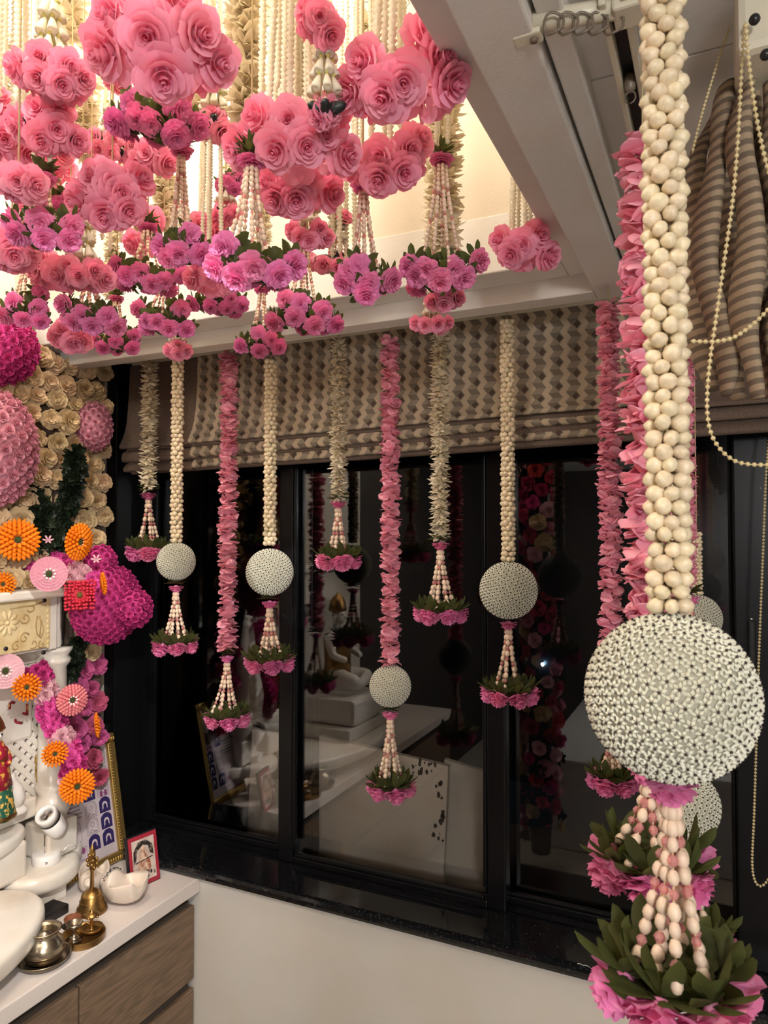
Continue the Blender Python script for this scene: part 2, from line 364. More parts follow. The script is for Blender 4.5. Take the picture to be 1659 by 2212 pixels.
# ------------------------------------------------------------------ unit flower meshes (facing +Z, radius about 1)
def petal(mb, th, w, r0, r1, z0, z1, curl=.15, ruff=0.0, n=(5, 5), mi=0, rr=R, tip=.35):
    ph = rr.uniform(0, 6)
    def fn(u, t):
        s = (u-.5)*2
        ww = w*(.35+.65*math.sin(min(1, t*1.15)*pi/2))
        tt = t*(1-tip*s*s*t)
        rad = r0+(r1-r0)*tt**1.25
        ang = th+s*ww/2
        z = z0+(z1-z0)*tt - curl*max(0, t-.55)**2*4*(1+.5*s*s)
        rad += curl*max(0, t-.5)*.9
        if ruff: z += ruff*math.sin(s*7+ph)*t; rad += ruff*.7*math.sin(s*9+ph*2)*t
        return (rad*math.cos(ang), rad*math.sin(ang), z)
    mb.grid(fn, n[0], n[1], mi)
def rose_mesh(name, m_, seed, lo=False):
    rr = random.Random(seed); mb = MB(); n = (4, 4) if lo else (6, 5)
    mb.grid(lambda u, v: ((.02+.17*u*(.6+.4*v))*math.cos(11*u), (.02+.17*u*(.6+.4*v))*math.sin(11*u), .05+.70*v-.10*u*v), 8 if lo else 18, 3)
    for k, r0, r1, z0, z1, w, cu in ((3, .10, .22, .05, .74, 2.6, .06), (3, .16, .36, -.05, .70, 2.4, .10), (4, .20, .55, -.15, .60, 2.0, .14),
                                     (5, .22, .76, -.28, .44, 1.7, .18), (6, .22, .90, -.42, .16, 1.45, .2)):
        a0 = rr.uniform(0, 6)
        for i in range(k):
            petal(mb, a0+2*pi*i/k+rr.uniform(-.15, .15), w*rr.uniform(.9, 1.1), r0, r1*rr.uniform(.93, 1.07), z0, z1+rr.uniform(-.05, .05), cu*rr.uniform(.6, 1.3), .015, n, 0, rr, .28)
    mb.lathe([(.0, -.5), (.16, -.48), (.24, -.3), (.2, -.05)], 8)
    return mb.mesh(name, m_)
def sola_mesh(name, m_, seed, lo=False):
    rr = random.Random(seed); mb = MB(); n = (4, 3) if lo else (5, 4)
    for k, r0, r1, z0, z1, w in ((4, .02, .15, .35, .80, 1.9), (6, .05, .28, .25, .80, 1.5), (8, .08, .42, .12, .72, 1.25), (9, .12, .56, 0, .60, 1.15),
                                 (10, .16, .70, -.1, .44, 1.05), (10, .2, .84, -.22, .22, 1.0), (9, .2, .95, -.34, -.05, 1.05)):
        a0 = rr.uniform(0, 6)
        for i in range(k):
            petal(mb, a0+2*pi*i/k+rr.uniform(-.2, .2), w*rr.uniform(.85, 1.15), r0, r1*rr.uniform(.9, 1.1), z0, z1+rr.uniform(-.07, .07), .12*rr.uniform(.3, 1.4), .05, n, 0, rr, .22)
    mb.lathe([(.0, -.45), (.2, -.42), (.3, -.25), (.25, -.05)], 8)
    return mb.mesh(name, m_)
ROSE = {k: [rose_mesh('foam_rose', k, 3+i) for i in range(3)] for k in ('pink',)}
for k in ('magenta', 'rosepink', 'palepink', 'blush', 'redpetal'): ROSE[k] = [rose_mesh('foam_rose', k, 7+i, True) for i in range(2)]
SOLA = {'hot': [sola_mesh('sola_flower', 'hot', 20+i) for i in range(3)]}
for k in ('creamflower', 'dustpink'): SOLA[k] = [sola_mesh('sola_flower', k, 30+i, True) for i in range(3)]
def leaf_mesh(name, m_, ln=1.0, wd_=.34, up=.12):
    mb = MB()
    def fn(u, t):
        s = (u-.5)*2; w = wd_*(.16+.84*min(1, t/.55))*(1 if t < .55 else math.sqrt(max(.004, 1-((t-.55)/.45)**2)))
        return (t*ln, s*w/2*1.0, up*t*t*ln*.6+abs(s)*w*.22)
    mb.grid(fn, 3, 8); return mb.mesh(name, m_)
LEAF = leaf_mesh('leaf', 'leaf', 1.0, .40)
def whorl(name, m_, k, tilt, ln, wd_, seed, jit=.25, nv=5):
    rr = random.Random(seed); mb = MB()
    for i in range(k):
        a = 2*pi*i/k+rr.uniform(-jit, jit); tl = tilt+rr.uniform(-jit, jit)*1.4; l = ln*rr.uniform(.82, 1.12); w0 = wd_*rr.uniform(.85, 1.15); tw = rr.uniform(-.5, .5)
        T = Matrix.Rotation(a, 4, 'Z') @ Matrix.Rotation(-tl, 4, 'Y') @ Matrix.Rotation(tw, 4, 'X')
        def fn(u, t):
            s = (u-.5)*2; w = w0*math.sin(max(.02, min(.98, t))*pi)**.8*(1.0 if t < .5 else 1)
            return (.06+t*l, s*w/2, .10*t*t*l+abs(s)*w*.25)
        mb.grid(fn, 3, nv, 0, T)
    return mb.mesh(name, m_)
IVORY = [whorl('ivory_whorl', 'ivory', 12, .12, .95, .40, 40+i, .45) for i in range(4)]
COLLAR = [whorl('leaf_collar', 'leaf', 13, .18, 1.0, .36, 50+i, .22) for i in range(2)]
TUFT = [whorl('leaf_tuft', 'darkleaf', 12, .45, .95, .62, 60+i, .3) for i in range(2)]
def fabric_flower(seed):
    rr = random.Random(seed); mb = MB(); k = 7
    for i in range(k):
        a = 2*pi*i/k+rr.uniform(-.3, .3); tl = rr.uniform(-.85, .85); l = rr.uniform(.90, 1.14); w0 = rr.uniform(.90, 1.15); tw = rr.uniform(-.6, .6); cu = rr.uniform(-.1, .25)
        T = Matrix.Rotation(a, 4, 'Z') @ Matrix.Rotation(-tl, 4, 'Y') @ Matrix.Rotation(tw, 4, 'X')
        def fn(u, t):
            s = (u-.5)*2; w = w0*(.14+.86*min(1, t/.58)**.8)*(1 if t < .58 else math.sqrt(max(0, 1-((t-.58)/.42)**2)))
            return (.03+t*l*(1-.05*s*s), s*w/2, cu*t*t+.10*s*s*w*t+.03*math.sin(3*s+a)*t)
        mb.grid(fn, 6, 11, 0, T)
    return mb.mesh('fabric_flower', 'fabric')
FAB = [fabric_flower(70+i) for i in range(4)]
def shell_mesh(seed):
    rr = random.Random(seed); mb = MB(); nu, nv = 10, 7; vs = [(0, 0, 1.05)]; fs = []
    for i in range(1, nv):
        t = i/nv*pi
        for j in range(nu):
            a = 2*pi*j/nu; sp = 1+.07*math.cos(a-2.2*t)+.05*math.sin(2*a+3*t)
            vs.append((math.sin(t)*math.cos(a)*.92*sp, math.sin(t)*math.sin(a)*.80*sp, math.cos(t)*.9+.12*math.exp(-t*2.2)))
    vs.append((0, 0, -.9)); n = len(vs)-1
    for j in range(nu): fs.append((0, 1+j, 1+(j+1) % nu)); fs.append((n, 1+(nv-2)*nu+(j+1) % nu, 1+(nv-2)*nu+j))
    for i in range(nv-2):
        for j in range(nu): fs.append((1+i*nu+j, 1+(i+1)*nu+j, 1+(i+1)*nu+(j+1) % nu, 1+i*nu+(j+1) % nu))
    mb.add(vs, fs); return mb.mesh('shell', 'shell')
SHELL = [shell_mesh(80+i) for i in range(3)]
mb = MB(); mb.lathe([(.0, -.95), (.44, -.80), (.70, -.3), (.68, .2), (.46, .72), (.0, .95)], 8); BEAD = mb.mesh('bead', 'bead')
mb = MB(); mb.lathe([(.0, -.85), (.5, -.6), (.8, 0), (.5, .6), (.0, .85)], 7); mb.sm = [False]*len(mb.sm); CRYS = mb.mesh('crystal_bead', 'crystal')
mb = MB(); mb.ell((0, 0, 0), (1, 1, 1), 8, 6); BALLBEAD = mb.mesh('chain_bead', 'chain')
def floret(mb, T, s=.26):
    for i in range(6):
        a = 2*pi*i/6; ca, sa = math.cos(a), math.sin(a)
        vs = []
        for t, w, z in ((.10, .0, .16), (.52, .27, .30), (1.0, .0, .02)):
            if w == 0: vs.append((t*ca, t*sa, z))
            else: vs += [(t*ca-w*sa, t*sa+w*ca, z*.25), (t*ca, t*sa, z+.12), (t*ca+w*sa, t*sa-w*ca, z*.25)]
        mb.add(vs, [(0, 2, 1), (0, 3, 2), (1, 2, 4), (2, 3, 4)], 0, False, T)
    mb.add([(s, 0, .30), (0, s, .30), (-s, 0, .30), (0, -s, .30), (0, 0, .30+s), (0, 0, .05)], [(0, 1, 4), (1, 2, 4), (2, 3, 4), (3, 0, 4), (1, 0, 5), (2, 1, 5), (3, 2, 5), (0, 3, 5)], 1, True, T)
NFL = 560
FIB = []
for i in range(NFL):
    z = 1-2*(i+.5)/NFL; r_ = math.sqrt(1-z*z); a = i*2.399963
    FIB.append(Vector((r_*math.cos(a), r_*math.sin(a), z)))
FLS = .092
mb = MB(); floret(mb, Matrix.Identity(4)); FLORET = mb.mesh('shell_floret', ['floret', 'seed'])
mb = MB()
for i, n in enumerate(FIB): floret(mb, TR(n*.97, FLS, face(n, i*1.7)), .36)
FLALL = mb.mesh('shell_florets', ['floret', 'seed'])
mb = MB(); mb.ell((0, 0, 0), (.965, .965, .965), 24, 16); CORE = mb.mesh('ball_core', 'core')
# small calyx cone for bud roses, sits behind (local -Z)
mb = MB(); mb.lathe([(.03, -2.0), (.20, -1.75), (.30, -1.2), (.34, -.6), (.22, -.25)], 10); CALYX = mb.mesh('calyx', 'calyx')
# jasmine cup (scalloped bud) pointing down
mb = MB(); mb.lathe([(.10, .9), (.34, .5), (.40, .1), (.75, -.55), (.62, -.62), (.1, -.3)], 8, flute=(4, .12)); CUP = mb.mesh('jasmine_cup', 'jasmine')
# white bell petal
mb = MB(); mb.lathe([(.06, 1.0), (.18, .8), (.34, .2), (.50, -.6), (.46, -.9), (.2, -.75)], 8, flute=(4, .10)); BELLP = mb.mesh('bell_petal', 'bellwhite')
mb = MB(); mb.ell((0, 0, 0), (1, 1, 1), 6, 5); YB = mb.mesh('yellow_bead', 'yellowbead')

# ------------------------------------------------------------------ hanging-flower builders (children local to an Empty, metres)
def cord(parent, a, b, r=.0012, m_='string', name='string'):
    mb = MB(); mb.tube([a, b], r, 5); return obj(name, mb.mesh(name, m_), parent)
def along(pts, step):
    """positions and tangents at equal steps along a polyline"""
    out = []; acc = 0; pts = [Vector(p) for p in pts]; nxt = step/2
    for a, b in zip(pts, pts[1:]):
        l = (b-a).length; d = (b-a).normalized()
        while nxt <= acc+l: out.append((a+d*(nxt-acc), d)); nxt += step
        acc += l
    return out
def bead_strand(parent, pts, size, rr, phase=0):
    mb = MB(); mb.tube(pts, .0007, 4); st = obj('bead_strand', mb.mesh('bead_thread', 'string'), parent)
    seq = along(pts, size*1.72); n = len(seq)
    cr = {max(1, int(n*.24))+phase % 2, int(n*.52), int(n*.80)+phase % 2}
    for i, (p, d) in enumerate(seq):
        c = i in cr
        s = size*rr.uniform(.9, 1.12)*(.80 if c else 1)
        obj('crystal_bead' if c else 'bead', CRYS if c else BEAD, st, TR(p, s, face(-d, rr.uniform(0, 6))))
    return st
def sola(parent, loc, n, r, rr, leaves=14, lsize=1.26, m_='hot', tilt=.22, label=None):
    fl = obj('sola_flower', rr.choice(SOLA[m_]), parent, TR(loc, r*rr.uniform(.92, 1.06), face(n, rr.uniform(0, 6))), label=label)
    for i in range(leaves):
        a = 2*pi*i/leaves+rr.uniform(-.25, .25)
        T = Matrix.Translation((0, 0, -.40)) @ Matrix.Rotation(a, 4, 'Z') @ Matrix.Rotation((tilt if i % 2 else tilt+.55)+rr.uniform(-.25, .25), 4, 'Y') @ Matrix.Rotation(rr.uniform(-.5, .5), 4, 'X') @ Matrix.Diagonal((lsize*rr.uniform(1.0, 1.3), lsize*1.1, lsize, 1))
        obj('leaf', LEAF, fl, T)
    return fl
def tassel(root, ztop, zring, rr_, fr, k, nstr, bead, rr, collar=True, crad=None, ph=0.0):
    """rosette and collar at ztop, bead strands flaring down to a ring of sola flowers with leaves at zring"""
    crad = crad or fr*1.0
    if collar:
        obj('leaf_collar', rr.choice(COLLAR), root, TR((0, 0, ztop+fr*.55), crad*1.25, Euler((0, 0, rr.uniform(0, 6)))))
        obj('rosette', rr.choice(SOLA['hot']), root, TR((0, 0, ztop+.1*fr), (crad*.92, crad*.92, crad*.75), Euler((pi, 0, rr.uniform(0, 6)))))
    for i in range(nstr):
        a = 2*pi*i/nstr+rr.uniform(-.2, .2)+ph; pts = []
        re = rr_*rr.uniform(.45, .92); zz = zring+fr*rr.uniform(.3, .7)
        for t in (0, .2, .4, .6, .8, 1):
            q = .10*rr_+(re-.10*rr_)*t**1.5; pts.append((q*math.cos(a), q*math.sin(a), ztop-.3*fr+(zz-ztop+.3*fr)*t))
        bead_strand(root, pts, bead, rr, i)
    for i in range(k):
        a = 2*pi*i/k+ph; n = Vector((math.cos(a)*.48, math.sin(a)*.48, -.85))
        sola(root, (rr_*math.cos(a), rr_*math.sin(a), zring-fr*.05), n, fr*rr.uniform(.95, 1.12), rr)
def pink_run(root, z0, z1, r, rr):
    n = max(3, int((z1-z0)/(r*.34)))
    for i in range(n):
        z = z0+(z1-z0)*(i+.5)/n
        obj('fabric_flower', rr.choice(FAB), root, TR((rr.uniform(-.06, .06)*r, rr.uniform(-.06, .06)*r, z), r*rr.uniform(.9, 1.1), Euler((rr.uniform(-.22, .22)+ (pi if rr.random() < .4 else 0), rr.uniform(-.22, .22), rr.uniform(0, 6)))))
def ivory_run(root, z0, z1, r, rr, step=.25):
    n = max(3, int((z1-z0)/(r*step)))
    for i in range(n):
        z = z0+(z1-z0)*(i+.5)/n
        obj('ivory_whorl', rr.choice(IVORY), root, TR((0, 0, z), r*rr.uniform(.88, 1.1), Euler((rr.uniform(-.25, .25)+pi, rr.uniform(-.25, .25), rr.uniform(0, 6)))))
def shell_run(root, z0, z1, r, rr, ss, k=5):
    n = max(2, int((z1-z0)/(ss*1.42)))
    for i in range(n):
        z = z0+(z1-z0)*(i+.5)/n
        for j in range(k):
            a = 2*pi*(j+.5*(i % 2))/k+rr.uniform(-.15, .15); nrm = Vector((math.cos(a), math.sin(a), rr.uniform(-.35, .25)))
            q = r-ss*.75
            obj('shell', rr.choice(SHELL), root, TR((q*math.cos(a), q*math.sin(a), z+rr.uniform(-.12, .12)*ss), ss*rr.uniform(.9, 1.15), face(nrm, rr.uniform(0, 6))))
def shell_ball(root, z, r, loc=(0, 0), near=False, rr=R):
    b = obj('shell_ball', CORE, root, TR((loc[0], loc[1], z), r))
    if not near: obj('shell_florets', FLALL, b, kind='stuff')
    else:
        toc = (CAM-root.location-Vector((0, 0, z))).normalized()
        order = sorted(range(NFL), key=lambda i: -FIB[i].dot(toc))
        for i in order[:300]: obj('shell_floret', FLORET, b, TR(FIB[i]*.97, FLS, face(FIB[i], i*1.7)))
        mb = MB()
        for i in order[300:]: floret(mb, TR(FIB[i]*.97, FLS, face(FIB[i], i*1.7)))
        obj('shell_florets', mb.mesh('shell_florets', ['floret', 'seed']), b, kind='stuff')
    return b
def garland(kind, px, ytop, ybot, wpx, where, label, ball=None, collar=None, rose=None, ring=None, ringw=None, ztop=2.34, k=6, nstr=7, near=False, seed=0, ringflow=None, bx=None, group=None, ss=None, ph=.26):
    """one hanging strand.  `where` is ('y', v) or ('d', v); rows are pixel heights of its stages"""
    rr = random.Random(seed)
    f = (lambda x, y: PY(x, y, where[1])) if where[0] == 'y' else (lambda x, y: P(x, y, where[1]))
    base = f(px, ybot); d = depth(base); root = thing('hanging_garland', label, 'garland', (base.x, base.y, ztop), group)
    zz = lambda y: CAMZ+(f(px, y).z-CAMZ) - ztop
    r = wpx/2*d/F
    cord(root, (0, 0, 0), (0, 0, zz(ybot)), .0012)
    z1, z0 = min(zz(ytop), -.005), zz(ybot)
    if kind == 'pink': pink_run(root, z0, z1, r, rr)
    elif kind == 'ivory': ivory_run(root, z0, z1, r, rr)
    else: shell_run(root, z0, z1, r, rr, ss or r*.50)
    if ball:
        by, brad = ball; off = (0, 0)
        if bx: q = f(bx, by); off = (q.x-base.x, q.y-base.y)
        shell_ball(root, zz(by), brad*d/F, off, near, rr)
    if ring:
        fr = (ringflow or ringw*.20)*d/F
        zr = zz(rose); tassel(root, zr, zz(ring), ringw/2*d/F-fr*.75, fr, k, nstr, (ringflow or ringw*.20)*.255*d/F, rr, True, fr*.85, ph)
    return root

# ------------------------------------------------------------------ the room
WY = 1.70      # face of the window wall
GY = 1.87      # glass
LX = -1.85     # left wall
SILLZ = .782
mb = MB(); mb.box((-.3, WY+.1, .375), (3.2, .2, .75)); structure('wall_front', mb, 'wall')
mb = MB(); mb.box((LX-.05, 1.05, 1.55), (.1, 1.9, 3.1)); structure('wall_left', mb, 'wall')
mb = MB(); mb.box((LX-.05, -1.15, 1.55), (.1, 2.5, 3.1)); structure('wall_left_rear', mb, 'backwall')
mb = MB(); mb.box((-.25, -2.45, 1.55), (3.3, .1, 3.1)); structure('wall_back', mb, 'backwall')
mb = MB(); mb.box((1.35, -.2, 1.55), (.1, 4.4, 3.1)); structure('wall_right', mb, 'wall')
mb = MB(); mb.box((-.25, -.2, -.05), (3.3, 4.6, .1)); structure('floor', mb, 'floor')
# granite sill with rounded nosing
mb = MB(); mb.bev((-.3, 1.785, .766), (3.1, .215, .032), .012); structure('trim_1', mb, 'granite')
# window lintel wall above the blind pocket
mb = MB(); mb.box((-.3, WY+.12, 2.72), (3.2, .24, .76)); structure('wall_lintel', mb, 'wall')
mb = MB(); mb.box((-.55, 1.62, 2.36), (2.6, .17, .04)); structure('ceiling_pocket', mb, 'ceil')
# window: black aluminium frames, sashes and real glass
wtop = 2.34
def sash(name, x0, x1, y, st=.045, rail=.055, latch=None):
    fr = obj(name, None, None); fr.empty_display_size = .05; fr.location = ((x0+x1)/2, y, SILLZ); fr['kind'] = 'structure'
    w = x1-x0; h = wtop-SILLZ
    for nm, c, d in (('window_stile', (-w/2+st/2, 0, h/2), (st, .045, h)), ('window_stile', (w/2-st/2, 0, h/2), (st, .045, h)),
                     ('window_rail', (0, 0, .010), (w-2*st, .045, .020)), ('window_rail', (0, 0, h-rail/2), (w-2*st, .045, rail))):
        b = MB(); b.bev(c, d, .004); obj(nm, b.mesh(nm, 'black'), fr)
    for sx in (-1, 1):
        b = MB(); b.bev((sx*(w/2-st-.006), -.016, h/2), (.010, .016, h-2*rail), .003); obj('glazing_bead', b.mesh('glazing_bead', 'blackclean'), fr)
    b = MB(); b.bev((0, -.016, .026), (w-2*st-.02, .016, .010), .003); obj('glazing_bead', b.mesh('glazing_bead', 'blackclean'), fr)
    b = MB(); b.box((0, .004, h/2-.015), (w-2*st, .004, h-rail-.02)); obj('window_pane', b.mesh('window_pane', 'glass'), fr)
    return fr
xa = PY(255, 1500, GY).x; xm1 = PY(650, 1500, GY).x; xm2 = PY(1075, 1500, GY).x; xe = PY(1625, 1500, GY).x
xL = PY(300, 1500, GY).x
sash('window_1', xL, PY(672, 1500, GY).x, GY+.03, .05)
sash('window_2', PY(618, 1500, GY).x, PY(1100, 1500, GY).x, GY-.02, .05)
sash('window_3', PY(1046, 1500, GY).x, xe+.015, GY+.03, .05)
s4 = sash('window_4', PY(1588, 1500, GY).x, .75, GY-.02, .075)
b = MB(); b.bev((-(.75-PY(1588, 1500, GY).x)/2+.035, -.026, PY(1618, 1380, GY).z-SILLZ), (.016, .012, .10), .005); obj('window_latch', b.mesh('window_latch', 'blackpl'), s4)
b = MB(); b.ell((-(.75-PY(1588, 1500, GY).x)/2+.035, -.024, PY(1618, 1333, GY).z-SILLZ), (.004, .003, .004), 8, 6); obj('window_screw', b.mesh('window_screw', 'chrome'), s4)
mb = MB(); mb.bev((xL-.07, GY-.02, (SILLZ+wtop)/2), (.16, .20, wtop-SILLZ), .004); structure('trim_2', mb, 'blackclean')
mb = MB(); mb.bev((-.5, GY, wtop+.02), (2.7, .14, .06), .004); structure('trim_3', mb, 'blackclean')

# stepped ceiling frame around the flower recess
ZL, ZU = 2.26, 2.30
XO, XI, XU = -.158, -.224, -.273      # right member: outer edge, lower-step inner edge, opening edge
YO, YI, YU = 1.536, 1.480, 1.395      # far member
XLf, YN = -1.85, -.55                 # left wall, near end
def ringpart(nm, boxes):
    b = MB()
    for c, d in boxes: b.bev(c, d, .003)
    return structure(nm, b, 'ceil')
def span(a, b_): return ((a+b_)/2, b_-a)
ztk = 2.42
def bx3(x0, x1, y0, y1, z0, z1): return (((x0+x1)/2, (y0+y1)/2, (z0+z1)/2), (x1-x0, y1-y0, z1-z0))
ringpart('trim_5', [bx3(XI, XO, YN, YO, ZL, ztk)])
ringpart('trim_6', [bx3(XU, XI, YN, YI, ZU, ztk)])
ringpart('trim_7', [bx3(XLf, XI, YI, YO, ZL, ztk)])
ringpart('trim_8', [bx3(XLf, XU, YU, YI, ZU, ztk)])
# thin corner bead outside the right member
ringpart('trim_9', [bx3(XO+.004, XO+.030, YN, YO+.0, ZL+.012, ztk)])
ringpart('trim_10', [bx3(XLf, XO, YN-.10, YN, ZL, ztk)])
# recess walls and the upper ceiling
mb = MB(); mb.box(((XLf+XU)/2, YU+.03, 2.70), (XU-XLf, .05, .60)); structure('wall_recess_far', mb, 'cove')
mb = MB(); mb.box((XU+.03, (YN+YU)/2, 2.70), (.05, YU-YN, .60)); structure('wall_recess_right', mb, 'cove')
mb = MB(); mb.box(((XLf+XU)/2, YN-.03, 2.70), (XU-XLf, .05, .60)); structure('wall_recess_near', mb, 'cove')
mb = MB(); mb.box(((XLf+XU)/2, (YN+YU)/2, 3.02), (XU-XLf+.1, YU-YN+.2, .06)); structure('ceiling_upper', mb, 'cove')
# right-hand ceiling of white boards with open joints
cr = obj('ceiling', None); cr.location = (.5, .5, 2.29); cr['kind'] = 'structure'
ys = [-2.4, -1.8, -1.2, -.6, .12, .838, 1.70]
for y0, y1 in zip(ys, ys[1:]):
    b = MB(); b.bev((.09, (y0+y1)/2-.5, .03), (1.52 if y0 > -.6 else 1.52, y1-y0-.003, .05), .0012); obj('ceiling_panel', b.mesh('ceiling_panel', 'ceil'), cr)
b = MB(); b.box((.09, -.85, .075), (1.52, 4.1, .02)); obj('ceiling_backing', b.mesh('ceiling_backing', 'groove'), cr)
b = MB(); b.bev((-1.11, -2.0, .03), (1.72, 1.9, .05), .002); obj('ceiling_panel', b.mesh('ceiling_panel', 'ceil'), cr)

# curtain track on the right-hand ceiling
tr = thing('curtain_track', 'ivory metal curtain track screwed to the ceiling beside the recess, with ring hooks', 'curtain track', (-.083, .68, 2.28))
xk = .0
for s in (-1, 1):
    b = MB(); b.bev((s*.0105, .46, -.004), (.007, .92, .018), .0015); obj('track_lip', b.mesh('track_lip', 'railwhite'), tr)
b = MB(); b.box((0, .46, .004), (.02, .92, .004)); obj('track_channel', b.mesh('track_channel', 'blackpl'), tr)
for y in (.14, .33):
    b = MB(); b.lathe([(.003, -.020), (.006, -.017), (.007, -.006), (.005, .0)], 10, 0, Matrix.Translation((0, y, 0))); b.tube([(.006*math.sin(a*.7), y, -.026-.007*math.cos(a*.7)) for a in range(9)], .001, 5)
    obj('track_glider', b.mesh('track_glider', 'ring'), tr)
pA, pB = PZ(1150, 48, 2.272), PZ(1365, 14, 2.272)
q0 = tr.location; dv = (pB-pA)
b = MB(); b.tube([pA-q0, pB-q0], .010, 8); b.bev((pB-q0)[:], (.034, .034, .02), .003); obj('track_arm', b.mesh('track_arm', 'railwhite'), tr)
b = MB(); e0 = PZ(1140, 60, 2.272)-q0; b.bev(e0[:], (.028, .018, .026), .002); obj('track_end_bracket', b.mesh('track_end_bracket', 'railwhite'), tr)
b = MB(); b.lathe([(.0, -.002), (.004, -.002), (.004, .001)], 10, 0, Matrix.Translation(e0+Vector((0.006, 0, -.014)))); obj('screw', b.mesh('screw', 'ring'), tr)
for px in (1196, 1227, 1259, 1291, 1325):
    c = PZ(px, 38, 2.262)-q0; b = MB()
    b.tube([c+Vector((.0095*math.cos(a*pi/7), .003*math.sin(a), -.006+.0105*math.sin(a*pi/7))) for a in range(14)], .0014, 5, closed=True)
    obj('ring_hook', b.mesh('ring_hook', 'ring'), tr)
for x, y in ((1216, 185),): pass

# blinds
def sheet(mb_, prof, xs0, xs1, nx, wob=0.0, mi=0, tilt=0.0, uvs=None):
    """extrude a (y,z) profile along x with slight unevenness; records (x, arc length) uvs"""
    arc = [0]
    for a, b_ in zip(prof, prof[1:]): arc.append(arc[-1]+math.hypot(b_[0]-a[0], b_[1]-a[1]))
    vs = []; fs = []; k = len(prof)
    for i in range(nx):
        u = i/(nx-1); x = xs0+(xs1-xs0)*u
        for j, (y, z) in enumerate(prof):
            g = j/(k-1); w = wob*math.sin(u*9+j*.35)*g
            vs.append((x, y+w, z+tilt*u*min(1, g*1.5)+w*.6)); uvs.append((x, arc[j]))
    for i in range(nx-1):
        for j in range(k-1): fs.append((i*k+j, (i+1)*k+j, (i+1)*k+j+1, i*k+j+1))
    mb_.add(vs, fs, mi, True)
def uvmesh(mb_, name, mats, uvs):
    me = mb_.mesh(name, mats); ul = me.uv_layers.new(name='UVMap')
    vi = np.empty(len(me.loops), dtype=np.int32); me.loops.foreach_get('vertex_index', vi)
    ul.data.foreach_set('uv', np.array(uvs, dtype=np.float32)[vi].ravel()); return me
bz = 1.985
prof = [(1.715, 2.31), (1.712, 2.25), (1.708, 2.19), (1.703, 2.13), (1.694, 2.09), (1.680, bz+.075), (1.672, bz+.062), (1.676, bz+.052), (1.70, bz+.055), (1.712, bz+.062),
        (1.704, bz+.052), (1.688, bz+.040), (1.682, bz+.020), (1.688, bz+.010), (1.706, bz+.012), (1.714, bz+.018), (1.704, bz+.008), (1.694, bz-.004), (1.690, bz-.016), (1.700, bz-.022), (1.722, bz-.016)]
# refine profile
def smooth_poly(p, n=3):
    q = []
    P_ = [Vector((a, b_)) for a, b_ in p]
    for i in range(len(P_)-1):
        p0, p1, p2, p3 = P_[max(i-1, 0)], P_[i], P_[i+1], P_[min(i+2, len(P_)-1)]
        for k in range(n):
            t = k/n
            q.append(.5*((2*p1)+(-p0+p2)*t+(2*p0-5*p1+4*p2-p3)*t*t+(-p0+3*p1-3*p2+p3)*t**3))
    q.append(P_[-1]); return [(a.x, a.y) for a in q]
prof = smooth_poly(prof)
xb0 = PY(268, 850, 1.69).x; xb1 = PY(415, 850, 1.69).x; xbe = PY(1440, 800, 1.69).x
bl = thing('roman_blind', 'taupe geometric print roman blind folded up across the top of the window', 'blind', (0, 0, 0))
u1 = []; b = MB(); sheet(b, prof, xb1, xbe, 60, .003, 0, .035, u1); obj('printed_cloth', uvmesh(b, 'printed_cloth', 'blind', u1), bl)
u1 = []; b = MB(); sheet(b, [(y-.004 if 0 else y, z-.004) for y, z in prof], xb0, xb1+.002, 8, .004, 0, 0, u1); obj('plain_border', uvmesh(b, 'plain_border', 'brownlining', u1), bl, label='plain brown border of the blind')
u1 = []; b = MB(); sheet(b, [(y+.012, z-.010) for y, z in prof], xb0+.02, xbe+.55, 40, .002, 0, .035, u1); obj('lining', uvmesh(b, 'lining', 'brownlining', u1), bl, label='plain brown lining')
b = MB(); b.bev(((xb0+xbe)/2+.28, 1.727, 2.318), (xbe-xb0+.55, .024, .02), .003); obj('headrail', b.mesh('headrail', 'railwhite'), bl)

# gathered striped blind at the right edge
gb = thing('roman_blind', 'brown striped blind gathered in deep folds under a white bracket at the right edge', 'blind', P(1620, 170, .74))
g0 = gb.location.copy()
LB = [([(1590, 165), (1566, 240), (1528, 330), (1512, 430), (1512, 560), (1526, 660), (1542, 750), (1553, 836)], [14, 19, 19, 24, 27, 25, 20, 10], .790),
      ([(1600, 160), (1580, 240), (1556, 330), (1548, 430), (1553, 560), (1566, 660), (1582, 760), (1592, 845)], [14, 19, 18, 21, 24, 24, 19, 10], .715),
      ([(1616, 155), (1602, 240), (1592, 330), (1590, 430), (1597, 560), (1604, 660), (1612, 760), (1620, 854)], [13, 16, 15, 18, 20, 20, 16, 10], .765),
      ([(1636, 150), (1630, 240), (1628, 330), (1632, 430), (1638, 560), (1642, 660), (1646, 760), (1650, 852)], [14, 19, 20, 25, 26, 24, 18, 10], .680),
      ([(1656, 150), (1662, 240), (1668, 330), (1674, 430), (1680, 560), (1682, 660), (1684, 760), (1684, 850)], [8, 14, 20, 23, 25, 24, 18, 9], .70),
      ([(1672, 150), (1692, 240), (1704, 330), (1712, 430), (1716, 560), (1716, 660), (1716, 760), (1716, 848)], [8, 14, 20, 23, 25, 24, 18, 9], .665)]
rgt = CR @ Vector((1, 0, 0)); bck = CR @ Vector((0, 0, -1)); bck.z = 0; bck.normalize()
